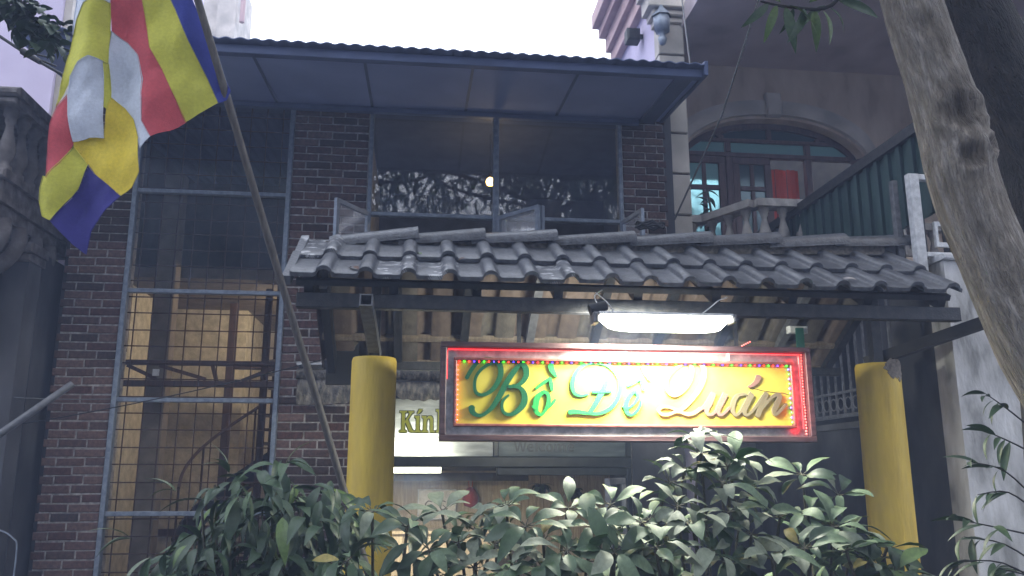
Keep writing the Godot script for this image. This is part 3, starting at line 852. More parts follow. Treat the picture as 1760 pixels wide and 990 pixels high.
	# small green clip and wires under the roof at the right
	part("junction_box", span(Vector3(2.30, 2.555, 2.02), Vector3(2.42, 2.60, 2.07), 0.006), M.white_metal, p, Transform3D(Basis(), o))
	part("green_tag", span(Vector3(2.335, 2.46, 2.072), Vector3(2.385, 2.585, 2.082)), plain(L(0.015, 0.09, 0.06), 0.5), p, Transform3D(Basis(), o))
	# what fell on the tiles
	var dead := leaf_mesh(0.10, 0.035, 0.25, 0.3)
	var brown := plain(L(0.10, 0.055, 0.035), 0.8)
	var pale := plain(L(0.42, 0.38, 0.36), 0.8)
	var bits := [[-0.33, 2.60, brown, 0.6, 1.0], [2.50, 2.55, pale, 1.2, 0.9], [2.62, 2.60, brown, 0.3, 0.7], [0.0, 2.32, M.leaf4, 0.4, 0.6], [0.25, 2.36, brown, 2.2, 0.5]]
	for b in bits:
		var l := part("fallen_leaf", dead, b[2], self, Transform3D(Basis(Vector3.RIGHT, ang) * Basis(Vector3.UP, b[3]).scaled(Vector3.ONE * b[4]), Vector3(b[0], 3.085 - (b[1] - 1.96) * tan(ang) + 0.058, b[1])))
		l.name = numbered("fallen_leaf")
		l.set_meta("category", "leaf")
	var fl := find_children("fallen_leaf*", "MeshInstance3D", false, false)
	var says := ["curled brown dead leaf on the lower tiles near the porch roof's left end", "pale dry leaf lying on the lower tiles near the right end of the porch roof", "small brown dead leaf just right of the pale leaf", "small bright green leaf lying on the upper tile course near the left end", "tiny brown leaf scrap on the upper tiles right of the green leaf"]
	for i in fl.size():
		fl[i].set_meta("label", says[i])
		fl[i].set_meta("group", "fallen leaves on the porch tiles")

# ---------------------------------------------------------------- sign
func shop_sign() -> void:
	var s := thing("shop_sign", "yellow restaurant sign with raised green script letters in a red-lit metal frame", "sign", Vector3(1.16, 1.873, 2.42))
	var o := Vector3(-1.16, -1.873, -2.42)
	var x0 := 0.118
	var x1 := 2.215
	var y0 := 1.866
	var y1 := 2.398
	var tf := Transform3D(Basis(), o)
	part("back_box", span(Vector3(x0 + 0.01, y0 + 0.01, 2.33), Vector3(x1 - 0.01, y1 - 0.01, 2.40)), M.sign_frame, s, tf)
	# outer frame
	var fr := part("frame", null, null, s, tf)
	part("rail", span(Vector3(x0, y1 - 0.030, 2.34), Vector3(x1, y1, 2.50), 0.004), M.sign_frame, fr)
	part("rail", span(Vector3(x0, y0, 2.34), Vector3(x1, y0 + 0.032, 2.50), 0.004), M.sign_frame, fr)
	part("rail", span(Vector3(x0, y0 + 0.0325, 2.34), Vector3(x0 + 0.032, y1 - 0.0305, 2.498), 0.004), M.sign_frame, fr)
	part("rail", span(Vector3(x1 - 0.034, y0 + 0.0325, 2.34), Vector3(x1, y1 - 0.0305, 2.498), 0.004), M.sign_frame, fr)
	# bright metal border, sloping in
	var bd := part("border", null, null, s, tf)
	part("strip", span(Vector3(x0 + 0.033, y1 - 0.083, 2.40), Vector3(x1 - 0.035, y1 - 0.031, 2.452)), M.sign_metal, bd)
	part("strip", span(Vector3(x0 + 0.033, y0 + 0.033, 2.40), Vector3(x1 - 0.035, y0 + 0.076, 2.462)), M.sign_metal, bd)
	part("strip", span(Vector3(x0 + 0.033, y0 + 0.0765, 2.40), Vector3(x0 + 0.072, y1 - 0.0835, 2.452)), M.sign_metal, bd)
	part("strip", span(Vector3(x1 - 0.102, y0 + 0.0765, 2.40), Vector3(x1 - 0.035, y1 - 0.0835, 2.452)), M.sign_metal, bd)
	# copper moulding round the panel
	var ix0 := x0 + 0.0725
	var ix1 := x1 - 0.1025
	var iy0 := y0 + 0.0765
	var iy1 := y1 - 0.0835
	frame_rect(s, "moulding", ix0, ix1, iy0, iy1, 2.468, 0.016, 0.03, M.copper).transform = tf
	part("panel", span(Vector3(ix0 + 0.0165, iy0 + 0.0165, 2.41), Vector3(ix1 - 0.0165, iy1 - 0.0165, 2.450)), M.sign_yellow, s, tf)
	var edge := T()
	var ep := [Vector3(1.88, 2.166, 2.452), Vector3(1.93, 2.155, 2.452), Vector3(1.99, 2.145, 2.452), Vector3(2.05, 2.142, 2.452), Vector3(2.088, 2.134, 2.452)]
	tube(edge, ep, 0.0015, 4)
	part("crack", done(edge), M.brown_wood, s, tf)
	# letters
	var looks := [M.letter_green, M.letter_bright, M.letter_bright, M.letter_bright, M.letter_bright, M.letter_bright, M.letter_bright, M.letter_bright, M.letter_pink, M.letter_mauve, M.letter_olive, M.letter_olive, M.letter_mauve]
	for i in LETTERS.size():
		var st := T()
		var k := 0
		for pen in LETTERS[i][1]:
			ribbon(st, pen, 2.4505, 2.462 + 0.0015 * k)
			k += 1
		part(LETTERS[i][0], done(st), looks[i], s, tf)
	# strings of coloured lights round the panel, red rope light in the frame
	var cols := [Color(1, 0.10, 0.06), Color(0.15, 1, 0.12), Color(1, 0.10, 0.06), Color(0.25, 0.15, 1.0)]
	var called := ["red_led", "green_led", "coral_led", "blue_led"]
	var sts := [T(), T(), T(), T()]
	var ball := func(st: SurfaceTool, at: Vector3, r: float) -> void:
		tube(st, [at - Vector3(0, 0, r), at, at + Vector3(0, 0, r)], [r * 0.6, r, r * 0.5], 6)
	var n := 0
	var run := []
	var x := ix0 + 0.03
	while x < ix1 - 0.02:
		run.append(Vector3(x, iy1 - 0.020, 2.462)); x += 0.027
	var y := iy1 - 0.04
	while y > iy0 + 0.02:
		run.append(Vector3(ix0 + 0.021, y, 2.462)); run.append(Vector3(ix1 - 0.021, y, 2.462)); y -= 0.027
	for q in run:
		ball.call(sts[n % 4], q, 0.0048)
		n += 1
	for i in 4:
		stuff(part(called[i], done(sts[i]), lit(cols[i], 5.0), s, tf))
	var rope := T()
	y = y1 - 0.04
	while y > y0 + 0.04:
		ball.call(rope, Vector3(x1 - 0.043 - rng.randf() * 0.004, y, 2.466), 0.0046)
		y -= 0.0165
	for i in 5:
		ball.call(rope, Vector3(x1 - 0.40 + 0.012 * i, y1 + 0.004 + 0.006 * i, 2.49), 0.004)
	stuff(part("rope_light", done(rope), lit(Color(1.0, 0.22, 0.16), 3.5), s, tf))
	var glow := lit(Color(1.0, 0.03, 0.04), 1.1)
	part("red_tube_light", pipe([Vector3(x0 + 0.04, y1 - 0.037, 2.458), Vector3(x1 - 0.05, y1 - 0.037, 2.458)], 0.0042, 6), glow, s, tf)
	part("red_tube_light", pipe([Vector3(x0 + 0.037, y1 - 0.045, 2.458), Vector3(x0 + 0.037, y1 - 0.20, 2.458)], 0.003, 6), glow, s, tf)
	part("red_tube_light", pipe([Vector3(x1 - 0.055, y1 - 0.045, 2.456), Vector3(x1 - 0.055, y0 + 0.045, 2.456)], 0.004, 6), glow, s, tf)
	part("clip_light", span(Vector3(1.735, y1 - 0.075, 2.454), Vector3(1.748, y1 - 0.035, 2.462)), lit(Color(1.0, 0.65, 0.55), 2.0), s, tf)
	for a in [[Vector3(2.14, 2.13, 2.475), Vector2(0.42, 0.03), 0.03], [Vector3(1.16, 2.352, 2.475), Vector2(0.03, 1.9), 0.012]]:
		var al := AreaLight3D.new()
		al.name = "red_glow"
		al.area_size = Vector2(a[1].y, a[1].x)
		al.light_color = Color(1.0, 0.06, 0.06)
		al.light_energy = a[2]
		al.shadow_enabled = true
		al.position = a[0] + o + Vector3(0, 0, 0.06)
		s.add_child(al, true)
	# two straps that hang it from the front beam
	for xx in [0.55, 1.80]:
		part("strap", span(Vector3(xx - 0.012, 2.39, 2.44), Vector3(xx + 0.012, 2.60, 2.446)), M.dark_steel, s, tf)

func tube_light() -> void:
	var t := thing("tube_light", "lit white tube lamp hanging under the porch eave just above the sign", "lamp", Vector3(1.30, 2.50, 2.72))
	# boat-shaped glowing shell, added and enlarged to imitate the tube's bloom
	var rows := []
	var n := 24
	for i in n + 1:
		var u := -1.0 + 2.0 * i / n
		var taper := pow(1.0 - pow(absf(u), 6.0), 0.5) * 0.85 + 0.15
		var ring := []
		for k in 9:
			var a := PI + PI * k / 8.0
			ring.append(Vector3(u * (0.355 + 0.025 * sin(a)), sin(a) * 0.082 * (0.35 + 0.65 * taper) + 0.012, cos(a) * 0.055))
		rows.append(ring)
	var st := T()
	st.set_smooth_group(1)
	for i in n:
		for k in 8:
			quad(st, rows[i][k], rows[i][k + 1], rows[i + 1][k + 1], rows[i + 1][k])
	st.set_smooth_group(-1)
	for i in [0, n]:
		for k in range(1, 8):
			st.add_vertex(rows[i][0]); st.add_vertex(rows[i][k if i == 0 else k + 1]); st.add_vertex(rows[i][k + 1 if i == 0 else k])
	part("bloom_shell", done(st), lit(Color(1.0, 1.0, 0.94), 7.0), t)
	part("housing", span(Vector3(-0.365, 0.0125, -0.055), Vector3(0.365, 0.030, 0.055), 0.006), M.white_metal, t)
	part("end_cap", span(Vector3(-0.392, -0.030, -0.05), Vector3(-0.366, 0.028, 0.05), 0.008), M.grey_metal, t)
	part("end_cap", span(Vector3(0.366, -0.015, -0.05), Vector3(0.385, 0.028, 0.05), 0.008), M.grey_metal, t)
	part("socket", pipe([Vector3(-0.40, 0.045, -0.02), Vector3(-0.31, 0.075, -0.02)], [0.034, 0.026], 10), M.black, t)
	for w in [[Vector3(-0.33, 0.03, 0), Vector3(-0.36, 0.13, -0.08), Vector3(-0.30, 0.19, -0.16)], [Vector3(-0.27, 0.03, 0), Vector3(-0.30, 0.10, -0.05), Vector3(-0.34, 0.17, -0.14)], [Vector3(0.20, 0.03, 0.02), Vector3(0.26, 0.075, 0.01), Vector3(0.33, 0.125, -0.06), Vector3(0.40, 0.155, -0.12)]]:
		part("wire", pipe(smooth(w, 5), 0.0035, 5), M.white_metal, t)
	var al := AreaLight3D.new()
	al.name = "lamp_glow"
	al.area_size = Vector2(0.70, 0.10)
	al.light_color = Color(1.0, 1.0, 0.93)
	al.light_energy = 3.2
	al.shadow_enabled = true
	al.position = Vector3(0, -0.085, 0.0)
	al.rotation_degrees = Vector3(-90, 0, 0)
	t.add_child(al)
	var up := al.duplicate()  # extra light added for the sign, set left to place its glare
	up.light_energy = 2.7
	up.area_size = Vector2(0.42, 0.08)
	up.position = Vector3(-0.18, -0.02, -0.115)
	up.rotation_degrees = Vector3(-26, 0, 0)
	t.add_child(up, true)

# ---------------------------------------------------------------- flag
func fold(x: float, y: float, layer: int) -> float:
	# how far the cloth stands out, towards the street
	var r := (x + 1.2)
	var v := (3.3 - y)
	var a := 0.034 * sin(r * 17.0 + v * 2.2) + 0.016 * sin(r * 31.0 - v * 5.0 + 1.0) + 0.007 * sin(v * 24.0 + r * 9.0) + 0.0018 * sin(r * 70.0 + v * 31.0 + 2.0 * sin(v * 13.0)) + 0.0010 * sin(v * 63.0 - r * 45.0)
	return a + 0.007 * layer + 0.06 * sin(clampf((r + 0.36) * 5.5, 0.0, PI))

func cloth_panel(poly: PackedVector2Array, layer: int, org: Vector3) -> ArrayMesh:
	var st := SurfaceTool.new()
	st.begin(Mesh.PRIMITIVE_TRIANGLES)
	var lo := poly[0]
	var hi := poly[0]
	for q in poly:
		lo = lo.min(q)
		hi = hi.max(q)
	var s := 0.016
	for side in 2:
		var x := floorf(lo.x / s) * s
		while x < hi.x:
			var y := floorf(lo.y / s) * s
			while y < hi.y:
				var cell := PackedVector2Array([Vector2(x, y), Vector2(x + s, y), Vector2(x + s, y + s), Vector2(x, y + s)])
				for piece in Geometry2D.intersect_polygons(poly, cell):
					var ix := Geometry2D.triangulate_polygon(piece)
					for k in range(0, ix.size(), 3):
						var tri := [piece[ix[k]], piece[ix[k + 1]], piece[ix[k + 2]]]
						var cross: float = (tri[1] - tri[0]).cross(tri[2] - tri[0])
						if (cross > 0) == (side == 0):
							tri.reverse()
						for q in tri:
							var e := 0.004
							var dx := (fold(q.x + e, q.y, layer) - fold(q.x - e, q.y, layer)) / (2 * e)
							var dy := (fold(q.x, q.y + e, layer) - fold(q.x, q.y - e, layer)) / (2 * e)
							var nn := Vector3(-dx, -dy, 1).normalized()
							st.set_normal(nn if side == 0 else -nn)
							st.add_vertex(Vector3(q.x, q.y, 3.5 + fold(q.x, q.y, layer) - 0.0012 * side) - org)
				y += s
			x += s
	return st.commit()

func flag() -> void:
	var base := Vector3(0.03, 0.28, 1.93)
	var f := thing("flag_on_pole", "striped blue, yellow, red, white and orange cloth flag on a leaning grey pole", "flag", base)
	var tip := Vector3(-0.868, 3.307, 3.44)
	var mid := Vector3(-0.646, 2.55, 3.03)
	var pts := smooth([Vector3.ZERO, Vector3(-0.396, 1.723, 2.6) - base, mid - base, tip - base, Vector3(-1.20, 4.42, 4.02) - base], 8)
	var rad := []
	for i in pts.size():
		rad.append(0.0195 - 0.00012 * i + (0.0018 if i % 6 == 0 else 0.0))
	part("pole", pipe(pts, rad, 10), M.bamboo, f)
	var k := 0
	for p in FLAG:
		var poly := PackedVector2Array()
		for i in range(0, p[2].size(), 2):
			poly.append(Vector2(p[2][i], p[2][i + 1]))
		var seam := T()
		var edge := []
		for i in poly.size() + 1:
			var e0: Vector2 = poly[i % poly.size()]
			var e1: Vector2 = poly[(i + 1) % poly.size()]
			for s in 4:
				var e := e0.lerp(e1, s / 4.0)
				edge.append(Vector3(e.x, e.y, 3.5 + fold(e.x, e.y, p[1]) + 0.0004) - base)
		tube(seam, edge, 0.0016, 4, false)
		var stripe := part(p[0] + "_stripe", cloth_panel(poly, p[1], base + Vector3(0, 0, 0.0006 * k)), M["cloth_" + p[0]], f)
		part("seam", done(seam), M["cloth_" + p[0]], stripe)
		k += 1

# ---------------------------------------------------------------- rooms behind the glass
func lamp(parent: Node3D, size: Vector2, energy: float, c: Color, at: Vector3, rot: Vector3) -> void:
	var al := AreaLight3D.new()
	al.name = "light"
	al.area_size = size
	al.light_color = c
	al.light_energy = energy
	al.shadow_enabled = true
	al.position = at
	al.rotation_degrees = rot
	parent.add_child(al, true)

func shop_inside() -> void:
	var r := thing("shop_interior", "pale plastered room lining behind the shop glass under the porch", "room")
	part("back_wall", span(Vector3(-0.498, 0, -2.6), Vector3(2.18, 2.418, -2.5)), M.plank, r)
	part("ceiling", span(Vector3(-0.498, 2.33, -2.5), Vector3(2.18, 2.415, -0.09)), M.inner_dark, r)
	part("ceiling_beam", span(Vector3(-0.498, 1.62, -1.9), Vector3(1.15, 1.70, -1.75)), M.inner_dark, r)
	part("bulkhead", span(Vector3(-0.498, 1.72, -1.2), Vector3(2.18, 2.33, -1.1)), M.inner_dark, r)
	for i in 14:
		part("plank", span(Vector3(1.0 + 0.083 * i, 0, -2.499), Vector3(1.078 + 0.083 * i, 2.3, -2.485 + 0.004 * (i % 3)), 0.003), M.plank, r)
	var counter := thing("shop_counter", "pale wooden counter inside the shop, seen behind the shrubs below the notice board", "counter", Vector3(0.3, 0, -2.0))
	part("top", span(Vector3(-0.75, 1.10, -0.25), Vector3(0.55, 1.13, 0.25), 0.004), M.plank, counter)
	for i in 8:
		part("board", span(Vector3(-0.72 + 0.155 * i, 0.02, 0.18), Vector3(-0.57 + 0.155 * i, 1.098, 0.205 + 0.004 * (i % 2)), 0.004), M.plank, counter)
	var board := thing("notice_board", "white framed board with scrawled writing on the shop's back wall", "notice board", Vector3(0.24, 1.37, -2.45))
	frame_rect(board, "frame", -0.215, 0.205, -0.165, 0.155, 0.0, 0.014, 0.02, M.white_metal)
	part("sheet", span(Vector3(-0.2, -0.15, -0.006), Vector3(0.19, 0.14, 0.0)), M.paper, board)
	var sc := T()
	ribbon(sc, [-0.06, 0.02, 0.010, -0.10, 0.03, 0.012, -0.13, -0.01, 0.014, -0.11, -0.06, 0.012, -0.06, -0.055, 0.010], 0.001, 0.003)
	ribbon(sc, [0.09, 0.02, 0.010, 0.05, 0.03, 0.012, 0.02, -0.01, 0.014, 0.05, -0.06, 0.012, 0.09, -0.04, 0.010, 0.06, -0.015, 0.009], 0.001, 0.003)
	ribbon(sc, [-0.02, -0.05, 0.014, -0.012, -0.052, 0.014], 0.001, 0.003)
	part("scrawl", done(sc), plain(L(0.12, 0.10, 0.10), 0.7), board)
	var red := thing("red_bag", "red cloth bag hanging beside the notice board inside the shop", "bag", Vector3(0.60, 1.45, -2.43))
	part("pouch", lathe([[0.0, -0.12], [0.07, -0.10], [0.09, -0.02], [0.06, 0.06], [0.02, 0.10], [0.0, 0.10]], 12), plain(L(0.28, 0.03, 0.03), 0.8), red)
	part("loop", pipe(smooth([Vector3(-0.015, 0.09, 0), Vector3(-0.02, 0.16, 0), Vector3(0.0, 0.19, -0.02), Vector3(0.02, 0.16, 0), Vector3(0.015, 0.09, 0)], 5), 0.005, 6), M.red_cloth, red)
	# two tubes: one seen through the clear glass, one that glows through the etched pane
	var a := thing("ceiling_tube", "short lit tube lamp inside the shop, seen through the clear glass beside the left column", "lamp", Vector3(0.0, 1.725, -0.80))
	part("lit_tube", pipe([Vector3(-0.21, 0, 0), Vector3(0.225, 0, 0)], 0.026, 12), lit(Color(1.0, 1.0, 0.90), 4.0), a)
	part("fitting", span(Vector3(-0.24, 0.027, -0.03), Vector3(0.25, 0.05, 0.03), 0.004), M.white_metal, a)
	lamp(a, Vector2(0.45, 0.05), 4.0, Color(1.0, 0.97, 0.86), Vector3(0, -0.04, 0), Vector3(-90, 0, 0))
	var b := thing("panel_light", "bright square lamp glowing through the etched glass under the lettering", "lamp", Vector3(-0.02, 1.96, -0.30))
	part("lit_panel", span(Vector3(-0.22, -0.11, 0.11), Vector3(0.23, -0.04, 0.13), 0.008), lit(Color(1.0, 1.0, 0.92), 3.0), b)
	part("fitting", span(Vector3(-0.24, -0.12, 0.08), Vector3(0.25, -0.03, 0.108), 0.004), M.white_metal, b)
	lamp(b, Vector2(0.45, 0.05), 0.55, Color(1.0, 1.0, 0.90), Vector3(0, -0.075, 0.15), Vector3(0, 180, 0))
	# dark hanging pots seen against the planks
	for q in [[1.30, 1.55, -1.9, "left"], [1.62, 1.50, -1.7, "right"]]:
		var pot := thing("hanging_plant", "dark potted plant hanging inside the shop, %s" % ("before the pale planks" if q[3] == "left" else "nearest the open glass door"), "plant", Vector3(q[0], q[1], q[2]), "hanging plants in the shop")
		part("pot", lathe([[0.0, -0.06], [0.05, -0.06], [0.065, 0.03], [0.055, 0.03], [0.0, 0.02]], 12), M.black, pot)
		part("hanger", pipe([Vector3(0, 0.03, 0), Vector3(0, 0.26, 0)], 0.003, 5), M.black, pot)
		for i in 12:
			var yaw := TAU * i / 12 + rng.randf()
			part("leaf", leaf_mesh(0.16, 0.05, 0.5, 0.2), M.leaf0, pot, Transform3D(Basis(Vector3.UP, yaw) * Basis(Vector3.RIGHT, rng.randf_range(-0.8, 0.3)), Vector3(0, 0.03, 0)))
	var aw := thing("rolled_awning", "stained grey canvas awning hanging limp over the shop window behind the left column", "awning", Vector3(-0.4, 2.4, 0.35))
	var st := T()
	st.set_smooth_group(1)
	var nx := 60
	for i in nx:
		for j in 8:
			var c := []
			for k in [[0, 0], [0, 1], [1, 1], [1, 0]]:
				var u := float(i + k[0]) / nx
				var v := float(j + k[1]) / 8
				var hang := (0.20 if u < 0.45 else 0.13) + 0.02 * sin(u * 9.0) + 0.009 * sin(u * 37.0) * sin(u * 11.0 + 0.6) + 0.006 * sin(u * 83.0)
				c.append(Vector3(-0.53 + 1.15 * u, 0.02 - u * 0.0 - hang * v + 0.02 * sin(u * 6.0), 0.05 * sin(v * PI * 0.8) + 0.012 * sin(u * 44.0 + v * 3.0)))
			quad(st, c[0], c[3], c[2], c[1])
			for k in 4:
				c[k] -= Vector3(0, 0, 0.006)
			quad(st, c[1], c[2], c[3], c[0])
	part("canvas", done(st), M.tarp, aw)
	part("roll", pipe(smooth([Vector3(-0.54, 0.055, 0.0), Vector3(-0.3, 0.05, 0.01), Vector3(0.1, 0.06, 0.0), Vector3(0.64, 0.05, 0.0)], 6), 0.045, 10), M.tarp, aw)
	part("sheet", span(Vector3(-0.54, 0.12, -0.3), Vector3(-0.16, 0.135, 0.06)), M.white_metal, aw)
	part("arm", span(Vector3(-0.53, 0.10, -0.33), Vector3(-0.51, 0.118, 0.0)), M.dark_steel, aw)
	part("arm", span(Vector3(0.58, 0.03, -0.33), Vector3(0.60, 0.05, 0.0)), M.dark_steel, aw)

func stair_inside() -> void:
	var r := thing("stair_hall", "cream plastered stair hall behind the rusty mesh of the tall window", "room")
	part("back_wall", span(Vector3(-2.87, 0, -2.7), Vector3(-2.02, 3.5, -2.6)), M.inner_wall, r)
	part("return_wall", span(Vector3(-2.02, 0, -4.0), Vector3(-1.94, 3.5, -2.6)), M.inner_wall, r)
	part("far_wall", span(Vector3(-2.02, 0, -4.1), Vector3(-0.602, 3.5, -4.0)), M.cream_light, r)
	part("side_wall", span(Vector3(-2.871, 0, -2.6), Vector3(-2.80, 3.5, -0.23)), M.inner_wall, r)
	part("ceiling", span(Vector3(-2.87, 3.5, -4.0), Vector3(-0.602, 3.6, -1.0)), M.inner_dim, r)
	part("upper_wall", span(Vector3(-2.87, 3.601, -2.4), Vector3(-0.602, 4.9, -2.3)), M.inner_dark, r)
	part("column", span(Vector3(-2.36, 0, -0.75), Vector3(-2.19, 4.4, -0.58), 0.01), M.inner_dim, r)
	part("door_post", span(Vector3(-2.03, 0, -2.2), Vector3(-1.955, 3.49, -2.1), 0.004), M.brown_wood, r)
	part("door_post", span(Vector3(-1.38, 0, -1.25), Vector3(-1.25, 3.49, -1.12), 0.004), M.brown_wood, r)
	part("door_post", span(Vector3(-1.15, 0, -1.1), Vector3(-1.10, 3.49, -1.0), 0.004), M.brown_wood, r)
	part("door_head", span(Vector3(-1.954, 2.78, -2.2), Vector3(-1.0, 2.83, -2.1), 0.004), M.brown_wood, r)
	part("bright_doorway_panel", span(Vector3(-1.72, 0.0, -3.98), Vector3(-1.30, 3.2, -3.92), 0.01), M.paper, r)  # added white panel standing in for a bright lit doorway
	part("doorway_inset", span(Vector3(-1.66, 2.2, -3.918), Vector3(-1.36, 3.1, -3.90), 0.01), M.cream_light, r)
	part("wall_shelf", span(Vector3(-1.35, 2.86, -2.3), Vector3(-0.75, 2.90, -2.0), 0.004), M.brown_wood, r)
	part("skirting_rail", span(Vector3(-2.79, 1.05, -2.598), Vector3(-2.03, 1.12, -2.57), 0.004), M.brown_wood, r)
	# lattice girder just behind the mesh
	var g := thing("lattice_girder", "brown timber lattice girder crossing the stair hall at mid height behind the mesh", "beam", Vector3(-1.8, 2.5, -0.28))
	part("chord", span(Vector3(-0.66, 0.085, -0.03), Vector3(0.62, 0.125, 0.03), 0.004), M.brown_wood, g)
	part("chord", span(Vector3(-0.66, -0.095, -0.03), Vector3(0.62, -0.045, 0.03), 0.004), M.brown_wood, g)
	for q in [[-0.62, -0.38, 0.08, -0.03], [-0.36, 0.02, 0.08, -0.03], [0.32, 0.60, -0.04, 0.08], [0.07, 0.11, 0.084, -0.044]]:
		part("brace", bars(Vector3(q[0], q[2], 0.0), Vector3(q[1], q[3], 0.0), 0.035, 0.03), M.brown_wood, g)
	part("pale_block", span(Vector3(-0.40, -0.01, 0.032), Vector3(-0.35, 0.045, 0.05)), M.paper, g)
	var pf := thing("picture_frame", "dark wooden picture frame on the left wall of the stair hall", "picture", Vector3(-2.79, 3.15, -1.0))
	frame_rect(pf, "frame", -0.30, 0.30, -0.32, 0.32, 0.0, 0.05, 0.03, M.brown_wood).rotation.y = PI / 2
	part("picture", span(Vector3(-0.004, -0.27, -0.25), Vector3(0.004, 0.27, 0.25)), M.inner_dim, pf)
	# spiral stair: post, treads, stringer, handrail
	var s := thing("spiral_stair", "rusty spiral staircase with a curved handrail behind the lower mesh", "staircase", Vector3(-1.42, 0, -0.95))
	part("post", pipe([Vector3(0, 0, 0), Vector3(0, 3.4, 0)], 0.035, 10), M.rust, s)
	var outer := []
	var rail := []
	for i in 15:
		var a := 3.4 - i * 0.26
		var y := 0.95 + i * 0.125
		var st := T()
		var d0 := Vector3(cos(a), 0, -sin(a))
		var d1 := Vector3(cos(a - 0.30), 0, -sin(a - 0.30))
		var up := Vector3(0, y, 0)
		var th := Vector3(0, 0.028, 0)
		var q := [d0 * 0.04 + up, d0 * 0.66 + up, d1 * 0.66 + up, d1 * 0.04 + up]
		quad(st, q[3] + th, q[2] + th, q[1] + th, q[0] + th)
		quad(st, q[0], q[1], q[2], q[3])
		for k in 4:
			var j := (k + 1) % 4
			quad(st, q[k], q[k] + th, q[j] + th, q[j])
		part("tread", done(st), M.old_wood if i > 7 else M.brown_wood, s)
		if i % 3 == 0:
			part("baluster", pipe([d0 * 0.66 + up, d0 * 0.66 + up + Vector3(0, 0.62, 0)], 0.011, 6), M.rust, s)
		outer.append(d0 * 0.68 + up - Vector3(0, 0.02, 0))
		rail.append(d0 * 0.66 + up + Vector3(0, 0.62, 0))
	var sg := T()
	for i in outer.size() - 1:
		bar(sg, outer[i], outer[i + 1], 0.02, 0.20)
	part("stringer", done(sg), M.black, s)
	part("handrail", pipe(smooth(rail, 4), 0.015, 8), M.rust, s)
	# light of the hall: a bulb on the ceiling, out of sight behind the brick pier
	var b := thing("hall_lamp", "warm round ceiling lamp of the stair hall behind the middle brick pier", "lamp", Vector3(-0.95, 3.40, -1.7))
	part("lit_globe", lathe([[0.0, -0.09], [0.06, -0.075], [0.09, -0.02], [0.08, 0.04], [0.03, 0.075], [0.0, 0.08]], 16), lit(Color(1.0, 0.86, 0.62), 5.0), b)
	part("rose", lathe([[0.0, 0.07], [0.04, 0.072], [0.05, 0.10], [0.0, 0.10]], 12), M.white_metal, b)
	var om := OmniLight3D.new()
	om.name = "light"
	om.light_color = Color(1.0, 0.92, 0.78)
	om.light_energy = 0.8
	om.omni_range = 8.0
	om.omni_attenuation = 2.0
	om.light_size = 0.08
	om.shadow_enabled = true
	b.add_child(om)
	var u := thing("hanging_bulb", "small warm bulb glowing behind the middle mullion of the upstairs window", "lamp", Vector3(0.64, 4.43, -0.58))
	part("lit_bulb", lathe([[0.0, -0.046], [0.030, -0.037], [0.043, -0.006], [0.034, 0.02], [0.014, 0.038], [0.0, 0.042]], 14), lit(Color(1.0, 0.80, 0.45), 12.0), u)
	part("flex", pipe([Vector3(0, 0.05, 0), Vector3(0, 0.48, 0)], 0.004, 6), M.black, u)
	part("socket", pipe([Vector3(0, 0.038, 0), Vector3(0, 0.075, 0)], 0.014, 8), M.black, u)
	var om2 := om.duplicate()
	om2.light_energy = 0.07
	om2.light_size = 0.03
	u.add_child(om2)
	var up := thing("upper_room", "upstairs room with veil-toned blue-grey walls behind the wide window panes", "room")
	part("back_wall", span(Vector3(-0.498, 3.421, -2.6), Vector3(2.18, 5.2, -2.5)), M.veil_toned_wall, up)
	part("ceiling", span(Vector3(-0.498, 4.92, -2.5), Vector3(2.18, 5.0, -0.21)), M.veil_toned_wall, up)
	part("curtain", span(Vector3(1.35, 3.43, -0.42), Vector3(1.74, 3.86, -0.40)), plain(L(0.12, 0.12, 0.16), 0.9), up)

# ---------------------------------------------------------------- neighbours
func baluster_mesh(hgt: float, r: float) -> ArrayMesh:
	var p := []
	for q in [[0.80, 0.0], [0.80, 0.08], [0.55, 0.10], [0.62, 0.16], [0.95, 0.26], [1.0, 0.34], [0.72, 0.50], [0.46, 0.66], [0.42, 0.74], [0.62, 0.80], [0.60, 0.86], [0.85, 0.90], [0.85, 1.0]]:
		p.append([q[0] * r, q[1] * hgt])
	return lathe(p, 14)

